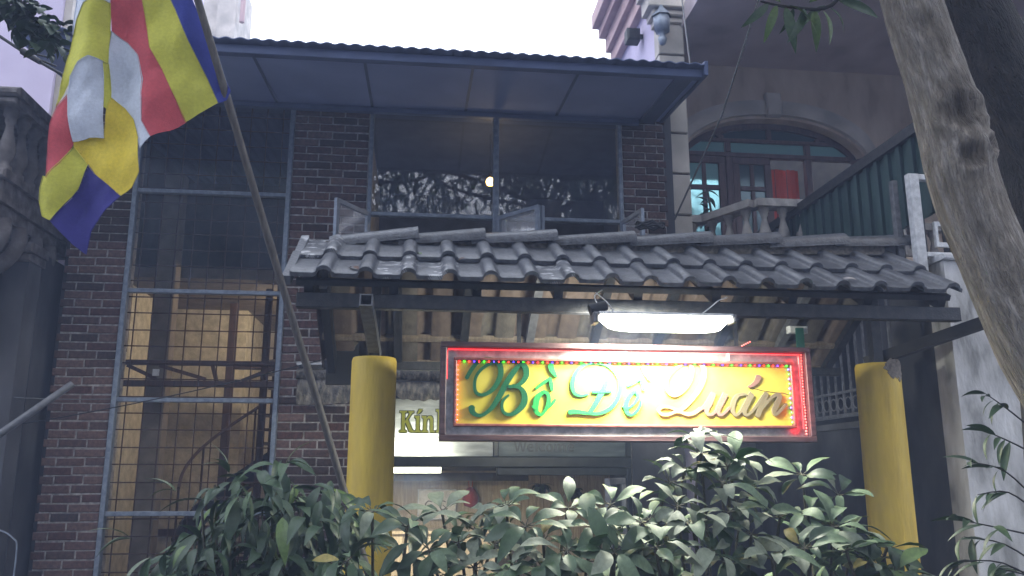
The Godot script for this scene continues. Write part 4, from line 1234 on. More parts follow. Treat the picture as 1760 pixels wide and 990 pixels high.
func left_house() -> void:
	var h := thing("lilac_house", "pale lilac neighbouring house with a weathered stone balcony at the left edge", "house", Vector3(-4.0, 0, 0))
	var o := Vector3(4.0, 0, 0)
	var tf := Transform3D(Basis(), o)
	part("upper_wall", span(Vector3(-9, 3.5, -5), Vector3(-3.40, 9.5, -0.5)), M.lilac, h, tf)
	part("corner_strip", span(Vector3(-3.398, 3.5, -0.9), Vector3(-3.33, 7.2, -0.55)), M.cream_light, h, tf)
	part("lower_wall", span(Vector3(-9, 0, -5), Vector3(-2.98, 3.4, 0.2)), M.dark_concrete, h, tf)
	part("concrete_pier", span(Vector3(-3.16, 0, 0.202), Vector3(-2.985, 3.42, 0.42)), M.concrete, h, tf)
	part("pier_cap", span(Vector3(-3.20, 3.28, 0.19), Vector3(-2.96, 3.34, 0.46), 0.01), M.old_stone, h, tf)
	part("pier_cap", span(Vector3(-3.22, 3.345, 0.19), Vector3(-2.945, 3.42, 0.48), 0.01), M.old_stone, h, tf)
	# balcony: slab mouldings, balusters, rail, on the front and round the right side
	part("balcony_slab", span(Vector3(-6, 3.60, -0.4), Vector3(-2.99, 3.76, 0.96), 0.02), M.old_stone, h, tf)
	part("balcony_moulding", span(Vector3(-6, 3.762, -0.4), Vector3(-2.96, 3.83, 1.0), 0.015), M.old_stone, h, tf)
	part("balcony_moulding", span(Vector3(-6, 3.50, -0.4), Vector3(-3.02, 3.598, 0.92), 0.015), M.old_stone, h, tf)
	part("balcony_rail", span(Vector3(-6, 4.31, -0.42), Vector3(-2.935, 4.36, 1.03), 0.012), M.old_stone, h, tf)
	part("balcony_rail", span(Vector3(-6, 4.362, -0.42), Vector3(-2.91, 4.43, 1.06), 0.02), M.old_stone, h, tf)
	var bm := baluster_mesh(0.48, 0.062)
	for i in 6:
		part("baluster", bm, M.old_stone, h, Transform3D(Basis(), o + Vector3(-3.02, 3.83, 0.90 - 0.19 * i)))
	for i in 5:
		part("baluster", bm, M.old_stone, h, Transform3D(Basis(), o + Vector3(-3.20 - 0.19 * i, 3.83, 0.93)))
	# carved brackets under the slab
	for i in 4:
		var st := T()
		var z := 0.80 - 0.26 * i
		tube(st, smooth([Vector3(-3.03, 3.50, z), Vector3(-3.02, 3.40, z), Vector3(-3.06, 3.30, z), Vector3(-3.13, 3.22, z), Vector3(-3.20, 3.18, z)], 4), 0.055, 10)
		part("bracket", done(st), M.old_stone, h, tf)
	var g := thing("green_awning_sheet", "dark green corrugated awning sheet hanging at the left edge beneath the stone balcony", "awning", Vector3(-3.1, 2.45, 0.75))
	var st2 := T()
	for i in 26:
		var x := -0.9 + 0.036 * i
		var d := 0.010 if i % 2 else 0.0
		bx(st2, Vector3(x + 0.018, 0.42, 0.0 + d), Vector3(0.036, 0.95, 0.008))
	part("sheet", done(st2), M.green_tin, g)
	part("frame_tube", bars(Vector3(-0.9, -0.07, 0.0), Vector3(0.12, -0.05, 0.0), 0.03, 0.03), M.dark_steel, g)
	var lp := thing("leaning_pipe", "grey pipe leaning up against the dark wall at the left edge", "pipe", Vector3(-2.86, 1.96, 0.8))
	part("pipe", pipe([Vector3(-0.75, -0.88, 0.02), Vector3(0.0, 0.0, 0.0), Vector3(0.32, 0.38, -0.30)], 0.026, 10), M.grey_metal, lp)
	var cw := thing("white_hose", "white curved hose bracket low on the left neighbour's wall", "hose", Vector3(-2.75, 1.2, 0.6))
	part("hose", pipe(smooth([Vector3(-0.35, 0.10, 0), Vector3(-0.15, 0.115, 0), Vector3(-0.03, 0.06, 0.0), Vector3(0.01, -0.05, 0), Vector3(0.0, -0.6, 0)], 6), 0.006, 8), M.steel, cw)
	part("clamp", span(Vector3(-0.37, 0.085, -0.42), Vector3(-0.34, 0.115, 0.01)), M.dark_steel, cw)

func far_house() -> void:
	var f := thing("far_house", "pale pink house rising behind the tin roof at the upper left", "house", Vector3(-4.62, 0, -8.5))
	part("wall", span(Vector3(-6.0, 0, -3), Vector3(0.50, 12.5, -0.2)), M.cream_light, f)
	part("corner_post", span(Vector3(0.502, 0, -0.3), Vector3(0.86, 12.6, 0.02)), M.cream_light, f)
	part("pink_pipe", pipe([Vector3(0.98, 10.4, 0.0), Vector3(0.98, 12.6, 0.0)], 0.05, 10), M.pink_trim, f)

func right_house() -> void:
	var h := thing("balcony_house", "mauve neighbouring house with an arched wooden balcony window at the upper right", "house", Vector3(3.7, 0, -1.0))
	var o := Vector3(-3.7, 0, 1.0)
	var tf := Transform3D(Basis(), o)
	# recessed front wall with the arched opening
	part("wall", span(Vector3(2.50, 3.3, -1.25), Vector3(2.68, 6.0, -1.0)), M.cream, h, tf)
	part("wall", span(Vector3(4.74, 3.3, -1.25), Vector3(7.5, 6.0, -1.0)), M.cream, h, tf)
	var arch := func(x: float) -> float:
		var u := clampf((x - 3.71) / 1.03, -1.0, 1.0)
		return 4.94 + 0.47 * pow(1.0 - pow(absf(u), 2.3), 0.62)
	var st := T()
	var n := 32
	for i in n:
		var a := 2.68 + 2.06 * i / n
		var b := 2.68 + 2.06 * (i + 1) / n
		var ya: float = arch.call(a)
		var yb: float = arch.call(b)
		quad(st, Vector3(a, ya, -1.0), Vector3(a, 6.0, -1.0), Vector3(b, 6.0, -1.0), Vector3(b, yb, -1.0))
		quad(st, Vector3(b, yb, -1.25), Vector3(b, 6.0, -1.25), Vector3(a, 6.0, -1.25), Vector3(a, ya, -1.25))
		quad(st, Vector3(a, ya, -1.25), Vector3(a, ya, -1.0), Vector3(b, yb, -1.0), Vector3(b, yb, -1.25))
	part("arch_wall", done(st), M.cream, h, tf)
	# moulded arch band: two stepped ribs
	for k in [[0.03, 0.13, 0.05], [0.135, 0.20, 0.03]]:
		var s := T()
		var pr := []
		for i in n + 1:
			var x := 2.68 + 2.06 * i / n
			var u := (x - 3.71) / 1.03
			var y: float = arch.call(x)
			var nx := u * 0.55
			var nv := Vector2(nx, 1.0).normalized()
			pr.append([Vector2(x, y) + nv * k[0], Vector2(x, y) + nv * k[1]])
		for i in n:
			var a0: Vector2 = pr[i][0]
			var a1: Vector2 = pr[i][1]
			var b0: Vector2 = pr[i + 1][0]
			var b1: Vector2 = pr[i + 1][1]
			var zf: float = -1.0 + k[2]
			var zb := -0.999
			quad(s, Vector3(a0.x, a0.y, zf), Vector3(a1.x, a1.y, zf), Vector3(b1.x, b1.y, zf), Vector3(b0.x, b0.y, zf))
			quad(s, Vector3(a0.x, a0.y, zb), Vector3(a0.x, a0.y, zf), Vector3(b0.x, b0.y, zf), Vector3(b0.x, b0.y, zb))
			quad(s, Vector3(a1.x, a1.y, zf), Vector3(a1.x, a1.y, zb), Vector3(b1.x, b1.y, zb), Vector3(b1.x, b1.y, zf))
		part("arch_moulding", done(s), M.cream_light, h, tf)
	part("keystone", span(Vector3(3.63, 5.42, -0.998), Vector3(3.79, 5.68, -0.92), 0.01), M.cream_light, h, tf)
	# soffit of the storey above, its front edge far outside the picture
	part("upper_soffit", span(Vector3(2.50, 6.0, -1.25), Vector3(7.5, 6.2, 2.2)), M.soffit_lilac, h, tf)
	part("side_wall", span(Vector3(7.5, 0, -1.25), Vector3(7.7, 6.2, 2.2)), M.cream, h, tf)
	part("lower_wall", span(Vector3(2.28, 0, -2.1), Vector3(2.497, 9.5, -0.42)), M.lilac, h, tf)
	part("room_back", span(Vector3(2.5, 3.3, -2.6), Vector3(7.5, 6.0, -2.5)), M.inner_dark, h, tf)
	part("base_wall", span(Vector3(2.5, 0, -1.3), Vector3(7.5, 3.298, -1.0)), M.dark_concrete, h, tf)
	# corner pilaster of rendered blocks, with a stepped head
	var pil := part("pilaster", span(Vector3(2.275, 2.0, -0.418), Vector3(2.51, 6.02, -0.30)), M.groove, h, tf)
	for i in 10:
		part("block", span(Vector3(2.262, 2.02 + 0.41 * i, -0.415), Vector3(2.52, 2.41 + 0.41 * i, -0.275), 0.008), M.cream_light, pil)
	for k in [[0.03, 6.03, 6.09], [0.07, 6.092, 6.15], [0.12, 6.152, 6.30], [0.17, 6.302, 6.42], [0.24, 6.422, 6.60]]:
		part("capital", span(Vector3(2.262 - k[0], k[1], -0.415), Vector3(2.52 + k[0], k[2], -0.275 + k[0]), 0.01), M.cream_light, h, tf)
	# cornice that runs back along the side wall, stepping outward
	for k in [[2.20, 6.45, 6.62], [2.14, 6.622, 6.80], [2.06, 6.802, 6.92], [1.98, 6.922, 7.10]]:
		part("cornice", span(Vector3(k[0], k[1], -2.0), Vector3(2.278, k[2], -0.43), 0.015), M.pink_trim, h, tf)
	# joinery of the arched window
	var z := -1.16
	var fan := T()
	for i in n:
		var a := 2.70 + 2.02 * i / n
		var b := 2.70 + 2.02 * (i + 1) / n
		var ya: float = arch.call(a)
		var yb: float = arch.call(b)
		bar(fan, Vector3(a, ya - 0.03, z), Vector3(b, yb - 0.03, z), 0.06, 0.07)
	part("window_frame", done(fan), M.red_wood, h, tf)
	for q in [[2.68, 4.74, 5.015, 5.065], [2.68, 4.74, 5.185, 5.225]]:
		part("window_rail", span(Vector3(q[0], q[2], z - 0.03), Vector3(q[1], q[3], z + 0.03), 0.005), M.red_wood, h, tf)
	for x in [2.70, 3.25, 4.145, 4.71]:
		part("window_post", span(Vector3(x - 0.035, 3.3, z - 0.034), Vector3(x + 0.035, 5.013, z + 0.034), 0.005), M.red_wood, h, tf)
		part("window_post", span(Vector3(x - 0.03, 5.067, z - 0.034), Vector3(x + 0.03, 5.183, z + 0.034), 0.005), M.red_wood, h, tf)
	for q in [[3.20, 5.225, 3.10, 5.30], [3.72, 5.225, 3.72, 5.40], [4.25, 5.225, 4.34, 5.30]]:
		part("fan_bar", bars(Vector3(q[0], q[1], z), Vector3(q[2], q[3], z), 0.05, 0.05), M.red_wood, h, tf)
	for q in [[2.75, 3.215, M.mirror_glass], [3.285, 4.11, M.mirror_glass], [4.18, 4.66, M.mirror_glass]]:
		part("transom_pane", span(Vector3(q[0], 5.066, z - 0.008), Vector3(q[1], 5.184, z - 0.002)), q[2], h, tf)
	var fp := T()
	for i in n:
		var a := 2.72 + 1.98 * i / n
		var b := 2.72 + 1.98 * (i + 1) / n
		var ya: float = arch.call(a) - 0.05
		var yb: float = arch.call(b) - 0.05
		if minf(ya, yb) > 5.225:
			quad(fp, Vector3(a, 5.225, z - 0.01), Vector3(a, ya, z - 0.01), Vector3(b, yb, z - 0.01), Vector3(b, 5.225, z - 0.01))
			quad(fp, Vector3(b, 5.225, z - 0.016), Vector3(b, yb, z - 0.016), Vector3(a, ya, z - 0.016), Vector3(a, 5.225, z - 0.016))
	part("fan_pane", done(fp), M.dim_glass, h, tf)
	# closed leaves: small panes over and under a middle rail
	for d in [[2.74, 3.21, M.mirror_glass], [3.29, 3.72, M.dim_glass]]:
		var leaf := part("shutter_leaf", null, null, h, tf)
		frame_rect(leaf, "leaf_frame", d[0], d[1], 3.3, 5.012, z, 0.075, 0.045, M.red_wood)
		part("leaf_rail", span(Vector3(d[0] + 0.076, 4.64, z - 0.02), Vector3(d[1] - 0.076, 4.69, z + 0.02), 0.004), M.red_wood, leaf)
		var xm: float = (d[0] + d[1]) / 2
		part("leaf_bar", span(Vector3(xm - 0.022, 3.376, z - 0.018), Vector3(xm + 0.022, 4.639, z + 0.018), 0.004), M.red_wood, leaf)
		part("leaf_bar", span(Vector3(xm - 0.022, 4.691, z - 0.018), Vector3(xm + 0.022, 4.935, z + 0.018), 0.004), M.red_wood, leaf)
		part("leaf_pane", span(Vector3(d[0] + 0.076, 3.376, z - 0.006), Vector3(d[1] - 0.076, 4.936, z)), d[2], leaf)
	# the leaf that stands open, with its lozenge light
	var open := part("open_leaf", null, null, h, Transform3D(Basis(Vector3.UP, -0.95), o + Vector3(4.64, 0, -1.10)))
	frame_rect(open, "leaf_frame", -0.02, 0.50, 3.3, 5.01, 0.0, 0.07, 0.045, M.red_wood)
	part("leaf_panel", span(Vector3(0.052, 3.37, -0.012), Vector3(0.428, 4.938, 0.012)), M.red_wood, open)
	var hx := T()
	tube(hx, [Vector3(0.24, 4.80, 0.013), Vector3(0.24, 4.80, 0.020)], 0.11, 6)
	part("lozenge_pane", done(hx), M.mirror_glass, open)
	var cl := thing("red_curtain", "plain orange red curtain in the open leaf of the arched window", "curtain", Vector3(3.86, 4.22, -1.28))
	var cs := T()
	for i in 10:
		var a := -0.20 + 0.045 * i
		bx(cs, Vector3(a, 0.30, 0.012 * sin(i * 1.9)), Vector3(0.046, 0.84, 0.01), Basis(Vector3.UP, 0.35 * cos(i * 1.9)))
	part("cloth", done(cs), M.red_cloth, cl)
	# balcony in front of it
	var bal := part("balcony", span(Vector3(2.52, 3.50, -0.998), Vector3(5.2, 3.62, 0.10), 0.02), M.cream, h, tf)
	var path := [Vector3(2.50, 4.09, -0.55), Vector3(2.72, 4.09, -0.52), Vector3(3.0, 4.09, 0.03), Vector3(4.4, 4.09, 0.03), Vector3(4.75, 4.09, -0.52), Vector3(5.2, 4.09, -0.55)]
	for i in 5:
		part("rail", bars(path[i], path[i + 1], 0.16, 0.07), M.old_plaster, bal)
		part("base_rail", bars(path[i] - Vector3(0, 0.42, 0), path[i + 1] - Vector3(0, 0.42, 0), 0.14, 0.06), M.old_plaster, bal)
		var len_: float = path[i].distance_to(path[i + 1])
		var cnt := int(len_ / 0.16)
		for k in cnt:
			part("baluster", baluster_mesh(0.36, 0.055), M.old_plaster, bal, Transform3D(Basis(), path[i].lerp(path[i + 1], (k + 0.5) / cnt) - Vector3(0, 0.395, 0)))
	# things fixed to it
	var l := thing("wall_lantern", "grey glass carriage lantern on the corner pilaster above the tin eave", "lantern", Vector3(2.27, 5.93, -0.17))
	part("glass_body", lathe([[0.045, -0.06], [0.075, -0.05], [0.085, 0.10], [0.06, 0.12]], 6), M.steel, l)
	part("cap", lathe([[0.10, 0.11], [0.085, 0.135], [0.03, 0.20], [0.015, 0.24], [0.0, 0.25]], 6), M.steel, l)
	part("drop", lathe([[0.0, -0.20], [0.03, -0.18], [0.045, -0.13], [0.025, -0.085], [0.05, -0.06]], 10), M.steel, l)
	part("arm", bars(Vector3(0, 0.02, 0), Vector3(0, 0.02, -0.10), 0.03, 0.03), M.steel, l)
	var fl := thing("floodlight", "small black floodlight under the cornice left of the corner pilaster", "floodlight", Vector3(2.18, 6.22, -0.88))
	part("body", span(Vector3(-0.08, -0.07, -0.07), Vector3(0.06, 0.07, 0.07), 0.02), M.black, fl)
	part("bracket", span(Vector3(0.06, -0.02, -0.02), Vector3(0.10, 0.02, 0.02)), M.black, fl)
	var pp := thing("balcony_plant", "leafy potted plant on the balcony before the arched window's left leaf", "plant", Vector3(2.84, 3.68, -0.72))
	part("pot", lathe([[0.0, -0.06], [0.09, -0.06], [0.12, 0.14], [0.10, 0.14], [0.0, 0.11]], 14), M.clay, pp)
	for i in 26:
		var a := rng.randf() * TAU
		var y := rng.randf_range(0.3, 0.82)
		part("leaf", leaf_mesh(0.15, 0.045, 0.5, 0.25), M["leaf%d" % rng.randi_range(0, 2)], pp, Transform3D(Basis(Vector3.UP, a) * Basis(Vector3.RIGHT, rng.randf_range(-0.5, 0.8)), Vector3(cos(a) * 0.03, y, sin(a) * 0.03)))
	part("stem", pipe([Vector3(0, 0.1, 0), Vector3(0.03, 0.5, 0.02), Vector3(0.0, 0.82, 0)], 0.012, 6), M.stem, pp)

func boundary() -> void:
	var b := thing("boundary_wall", "weathered dark concrete boundary wall between the porch and the tree", "wall", Vector3(3.3, 0, 0.8))
	var tf := Transform3D(Basis(), Vector3(-3.3, 0, -0.8))
	part("low_wall", span(Vector3(3.30, 0, -1.0), Vector3(3.48, 2.03, 1.52)), M.dark_concrete, b, tf)
	part("coping", span(Vector3(3.28, 2.032, -1.0), Vector3(3.50, 2.08, 1.52), 0.01), M.concrete, b, tf)
	part("end_pier", span(Vector3(3.30, 0, 1.522), Vector3(3.50, 3.02, 2.0)), M.dark_concrete, b, tf)
	part("front_wall", span(Vector3(3.296, 0, 2.002), Vector3(7.0, 3.02, 2.192)), M.pale_wall, b, tf)
	part("front_coping", span(Vector3(3.28, 3.022, 1.98), Vector3(7.0, 3.06, 2.22), 0.01), M.white_metal, b, tf)
	# iron railing on the low wall
	var r := thing("iron_railing", "dark iron railing with scrollwork above the low boundary wall behind the right column", "railing", Vector3(3.38, 2.08, 0.3))
	part("bottom_rail", span(Vector3(-0.015, 0.05, -1.25), Vector3(0.015, 0.08, 1.2)), M.grey_metal, r)
	part("middle_rail", span(Vector3(-0.012, 0.24, -1.25), Vector3(0.012, 0.26, 1.2)), M.grey_metal, r)
	part("top_rail", span(Vector3(-0.015, 1.28, -1.25), Vector3(0.015, 1.31, 1.2)), M.grey_metal, r)
	var bm := box(Vector3(0.016, 1.22, 0.016))
	for i in 21:
		part("bar", bm, M.grey_metal, r, Transform3D(Basis(), Vector3(0, 0.69, -1.22 + 0.12 * i)))
	var ring := T()
	var rp := []
	for k in 13:
		rp.append(Vector3(0, sin(TAU * k / 12) * 0.048, cos(TAU * k / 12) * 0.048))
	tube(ring, rp, 0.006, 5, false)
	var rm := done(ring)
	for i in 20:
		part("scroll", rm, M.grey_metal, r, Transform3D(Basis(), Vector3(0, 0.16, -1.16 + 0.12 * i)))
	# spearheads of a second row further back
	for i in 8:
		var sp := lathe([[0.0, 0.0], [0.008, 0.0], [0.008, 0.5], [0.022, 0.54], [0.0, 0.64]], 6)
		part("spear", sp, M.grey_metal, r, Transform3D(Basis(), Vector3(0.10, 0.95, 0.55 + 0.13 * i)))
	# green tin screen above
	var g := thing("green_tin_screen", "dark green ribbed tin screen sloping back beside the porch roof", "screen", Vector3(3.42, 3.42, 0.7))
	var st := T()
	var z := -2.6
	while z < 1.44:
		bx(st, Vector3(0, 0.30, z + 0.05), Vector3(0.008, 0.64, 0.10))
		bx(st, Vector3(-0.017, 0.30, z + 0.125), Vector3(0.026, 0.64, 0.05), Basis(), 0.0)
		z += 0.15
	part("sheet", done(st), M.green_tin, g)
	part("top_trim", span(Vector3(-0.05, 0.58, -2.6), Vector3(0.05, 0.66, 1.44), 0.01), M.dark_steel, g)
	part("front_sheet", span(Vector3(0.01, -0.0, 1.36), Vector3(4.0, 0.62, 1.375)), M.green_tin, g)
	part("post", span(Vector3(0.02, -0.36, 1.30), Vector3(0.06, 0.6, 1.34)), M.dark_steel, g)
	part("post", span(Vector3(0.02, -0.36, -0.10), Vector3(0.06, 0.6, -0.06)), M.dark_steel, g)
	# white square-tube lattice on the front wall
	var w := thing("white_lattice_fence", "white square-tube fence with key pattern beside the tree trunk", "fence", Vector3(3.40, 3.062, 2.10))
	part("post", span(Vector3(-0.235, -0.13, -0.02), Vector3(-0.165, 0.56, 0.03), 0.004), M.white_metal, w)
	part("post", span(Vector3(-0.30, -0.13, -0.10), Vector3(-0.26, 0.54, -0.06), 0.004), M.grey_metal, w)
	part("rail", span(Vector3(-0.164, 0.52, -0.018), Vector3(3.0, 0.56, 0.025), 0.004), M.white_metal, w)
	part("rail", span(Vector3(-0.164, 0.0, -0.018), Vector3(3.0, 0.03, 0.025), 0.004), M.white_metal, w)
	for i in 4:
		var x := -0.06 + 0.75 * i
		for q in [[0.08, 0.10, 0.22, 0.519], [-0.02, 0.0, 0.10, 0.21], [-0.02, 0.20, 0.07, 0.10], [-0.02, 0.20, 0.21, 0.24], [0.18, 0.20, 0.101, 0.17], [0.10, 0.179, 0.15, 0.171], [0.34, 0.36, 0.031, 0.519]]:
			part("bar", span(Vector3(x + q[0], q[2], -0.012), Vector3(x + q[1], q[3], 0.012)), M.white_metal, w)
	var y := thing("yard_wall", "pale wall of the yard behind the white fence at the right edge", "wall", Vector3(5.0, 0, 0.5))
	part("face", span(Vector3(-1.3, 0, -0.2), Vector3(3.0, 3.4, 0.0)), M.concrete, y)
	part("cap", span(Vector3(-1.32, 3.402, -0.22), Vector3(3.0, 3.46, 0.02), 0.01), M.old_stone, y)

# ---------------------------------------------------------------- plants
func leaf_mesh(length: float, width: float, droop: float, crease: float) -> ArrayMesh:
	# a pointed blade along -z from its stalk, creased on the midrib
	var st := T()
	st.set_smooth_group(1)
	var n := 7
	var rows := []
	for i in n + 1:
		var t := float(i) / n
		var wd := width * 0.5 * pow(sin(PI * pow(t, 0.82)), 0.85) if i > 0 and i < n else 0.0015
		var y := -droop * length * t * t * 0.6 + 0.05 * length * sin(t * PI)
		var z := -length * t * (1.0 - 0.12 * droop * t)
		var c := wd * crease
		rows.append([Vector3(-wd, y + c, z), Vector3(-wd * 0.5, y + c * 0.62, z), Vector3(0, y, z), Vector3(wd * 0.5, y + c * 0.62, z), Vector3(wd, y + c, z)])
	for i in n:
		for k in 4:
			quad(st, rows[i][k], rows[i + 1][k], rows[i + 1][k + 1], rows[i][k + 1])
	return done(st)

func umbrella_leaflet(length: float, width: float, droop: float, crease: float, sd: int) -> ArrayMesh:
	# a broad blade, widest past the middle, with a short drawn-out tip and a wavy edge
	var r := RandomNumberGenerator.new()
	r.seed = sd
	var st := T()
	st.set_smooth_group(1)
	var n := 8
	var rows := []
	for i in n + 1:
		var t := float(i) / n
		var wd := width * 0.5 * pow(sin(PI * pow(t, 1.18)), 0.75) if i > 0 and i < n else 0.0015
		var we := wd * r.randf_range(0.92, 1.06)
		var y := -droop * length * t * t * 0.6 + 0.06 * length * sin(t * PI)
		var z := -length * t * (1.0 - 0.12 * droop * t)
		var c := wd * crease
		var s := width * 0.10 * sin(t * 5.0 + sd)
		rows.append([Vector3(-wd + s, y + c + r.randf_range(-0.003, 0.003), z), Vector3(-wd * 0.5 + s, y + c * 0.62, z), Vector3(s, y, z), Vector3(we * 0.5 + s, y + c * 0.62, z), Vector3(we + s, y + c + r.randf_range(-0.003, 0.003), z)])
	for i in n:
		for k in 4:
			quad(st, rows[i][k], rows[i + 1][k], rows[i + 1][k + 1], rows[i][k + 1])
	return done(st)

func aim(dir: Vector3, up: Vector3) -> Basis:
	# a basis whose -z runs along dir
	var zz := -dir.normalized()
	var xx := up.cross(zz)
	if xx.length() < 0.05:
		xx = Vector3.RIGHT.cross(zz)
	xx = xx.normalized()
	return Basis(xx, zz.cross(xx), zz)

func shrubs() -> void:
	# umbrella-leaved shrubs: whorls of stalked leaflets on bare stems
	var blades := [umbrella_leaflet(0.185, 0.074, 0.5, 0.22, 1), umbrella_leaflet(0.165, 0.070, 0.9, 0.3, 2), umbrella_leaflet(0.205, 0.078, 0.3, 0.12, 3), umbrella_leaflet(0.135, 0.062, 0.6, 0.35, 4), umbrella_leaflet(0.175, 0.068, 1.3, 0.2, 5), umbrella_leaflet(0.19, 0.072, 0.1, 0.4, 6)]
	var groups := [
		["umbrella-leaved shrub at the foot of the left yellow column", Vector3(-0.12, 0.24, 3.4), [[-0.18, 1.54, 3.3], [-0.03, 1.49, 3.5], [-0.02, 1.36, 3.45], [0.06, 1.40, 3.5], [-0.26, 1.36, 3.5], [0.0, 1.28, 3.55], [-0.15, 1.28, 3.6]], 0],
		["umbrella-leaved shrub with dusty grey leaves below the left end of the sign", Vector3(0.25, 0.24, 3.35), [[0.12, 1.53, 3.1], [0.18, 1.42, 3.4], [0.14, 1.30, 3.5], [0.26, 1.46, 3.3], [0.31, 1.52, 3.2], [0.24, 1.33, 3.5], [0.33, 1.40, 3.3], [0.40, 1.33, 3.55]], 3],
		["bright green umbrella-leaved shrub below the middle of the sign", Vector3(0.55, 0.24, 3.4), [[0.39, 1.56, 3.3], [0.45, 1.49, 3.5], [0.52, 1.43, 3.5], [0.66, 1.55, 3.3], [0.60, 1.40, 3.6], [0.50, 1.34, 3.6], [0.73, 1.49, 3.5], [0.70, 1.35, 3.5]], 1],
		["broad umbrella-leaved shrub left of the tallest one, before the shop door", Vector3(0.90, 0.24, 3.45), [[0.87, 1.56, 3.2], [0.79, 1.39, 3.6], [0.93, 1.5, 3.5], [0.96, 1.41, 3.6], [0.91, 1.34, 3.5], [1.02, 1.50, 3.3], [0.85, 1.46, 3.4], [1.03, 1.35, 3.5]], 2],
		["tallest umbrella-leaved shrub, its lamp-lit top reaching the sign's lower edge", Vector3(1.30, 0.24, 3.3), [[1.15, 1.66, 3.2], [1.12, 1.56, 3.4], [1.34, 1.79, 3.1], [1.31, 1.86, 3.15], [1.32, 1.66, 3.4], [1.51, 1.76, 3.1], [1.39, 1.73, 3.3], [1.15, 1.48, 3.5], [1.31, 1.54, 3.5], [1.53, 1.64, 3.2], [1.19, 1.39, 3.6], [1.4, 1.45, 3.5], [1.42, 1.58, 3.3], [1.22, 1.72, 3.2], [1.44, 1.36, 3.6], [1.27, 1.34, 3.55]], 3],
		["umbrella-leaved shrub standing before the right yellow column", Vector3(1.80, 0.24, 3.3), [[1.75, 1.52, 3.3], [1.83, 1.69, 3.1], [1.95, 1.60, 3.2], [1.81, 1.47, 3.4], [1.63, 1.39, 3.5], [1.81, 1.38, 3.5], [1.93, 1.44, 3.3], [1.70, 1.33, 3.4], [1.66, 1.50, 3.2], [1.90, 1.33, 3.5], [1.74, 1.42, 3.3]], 2],
		["small green umbrella-leaved plant low at the foot of the right yellow column", Vector3(2.05, 0.24, 3.4), [[2.09, 1.33, 3.3], [2.02, 1.29, 3.5], [2.14, 1.25, 3.4], [2.05, 1.38, 3.4], [1.98, 1.30, 3.45]], 4]]
	for gr in groups:
		var s := thing("umbrella_shrub", gr[0], "shrub", gr[1], "umbrella-leaved shrubs in the bed")
		var wood := T()
		var rest := T()
		for hb in gr[2]:
			var hub: Vector3 = Vector3(hb[0], hb[1], hb[2]) - gr[1]
			var out := Vector3(rng.randf_range(-0.35, 0.35), 0.75, rng.randf_range(-0.1, 0.75)).normalized()
			var knee: Vector3 = hub - out * 0.16 - Vector3(0, 0.12, 0)
			tube(wood, smooth([Vector3(rng.randf_range(-0.08, 0.08), 0, rng.randf_range(-0.08, 0.08)), Vector3(knee.x * 0.55, knee.y * 0.5, knee.z * 0.5), knee, hub], 4), 0.007, 5)
			var cnt := rng.randi_range(7, 9)
			var x := out.cross(Vector3.FORWARD).normalized()
			var y := out.cross(x)
			var ph := rng.randf() * TAU
			for k in cnt:
				var a := ph + TAU * k / cnt + rng.randf_range(-0.15, 0.15)
				var d := (x * cos(a) + y * sin(a)) + out * rng.randf_range(-0.2, 0.65)
				var bs := aim(d, out).rotated(d.normalized(), rng.randf_range(-0.4, 0.4)).scaled(Vector3.ONE * rng.randf_range(0.55, 1.0))
				var stalk: Vector3 = hub + d.normalized() * 0.03
				tube(wood, [hub, stalk], 0.0025, 4, false)
				var gi: int = gr[3] if rng.randf() < 0.55 else rng.randi_range(0, 3)
				part("leaf", blades[rng.randi_range(0, 5)], M["leaf%d" % (gi if rng.randf() > 0.025 else 5)], s, Transform3D(bs, stalk))
		for i in 10 * gr[2].size():
			var q: Array = gr[2][rng.randi_range(0, gr[2].size() - 1)]
			var c: Vector3 = Vector3(q[0] + rng.randf_range(-0.16, 0.16), rng.randf_range(0.45, q[1] - 0.16), q[2] + rng.randf_range(-0.30, 0.02)) - gr[1]
			var d := Vector3(rng.randf_range(-1, 1), rng.randf_range(-0.7, 0.3), rng.randf_range(-0.4, 1.0)).normalized()
			rest.append_from(blades[rng.randi_range(0, 5)], 0, Transform3D(aim(d, Vector3.UP), c))
		part("stem", done(wood), M.stem, s)
		stuff(part("lower_leaves", rest.commit(), M["leaf%d" % (gr[3] % 3)], s))
	# the dense lance-leaved shrub on the left
	var b := thing("lance_leaved_shrub", "dense dark green shrub of long drooping leaves before the tall mesh window", "shrub", Vector3(-0.68, 0, 3.0))
	var lances := [leaf_mesh(0.19, 0.055, 0.7, 0.25), leaf_mesh(0.16, 0.046, 0.9, 0.3), leaf_mesh(0.22, 0.060, 0.5, 0.2)]
	var wood2 := T()
	for i in 16:
		var a := TAU * i / 16
		var top := Vector3(cos(a) * rng.randf_range(0.1, 0.34), rng.randf_range(1.3, 1.66), sin(a) * 0.2)
		tube(wood2, smooth([Vector3(cos(a) * 0.05, 0, sin(a) * 0.05), Vector3(top.x * 0.6, 0.8, top.z * 0.6), top], 5), 0.006, 5)
	part("stem", done(wood2), M.stem, b)
	var crowd := T()
	for i in 1050:
		var u := rng.randf_range(-1, 1)
		var v := pow(rng.randf(), 0.7)
		var top := 1.74 - 0.16 * absf(u + 0.05) - 0.42 * pow(maxf(0.0, -u - 0.1), 1.5) + 0.06 * sin(u * 13.0)
		var c := Vector3(u * 0.43, 0.62 + (top - 0.62) * v, rng.randf_range(-0.32, 0.30))
		if c.y > top - 0.14 * rng.randf() and absf(u) > 0.92:
			continue
		var d := Vector3(u * 0.7 + rng.randf_range(-0.8, 0.8), rng.randf_range(-1.1, 0.25), rng.randf_range(-0.2, 1.0)).normalized()
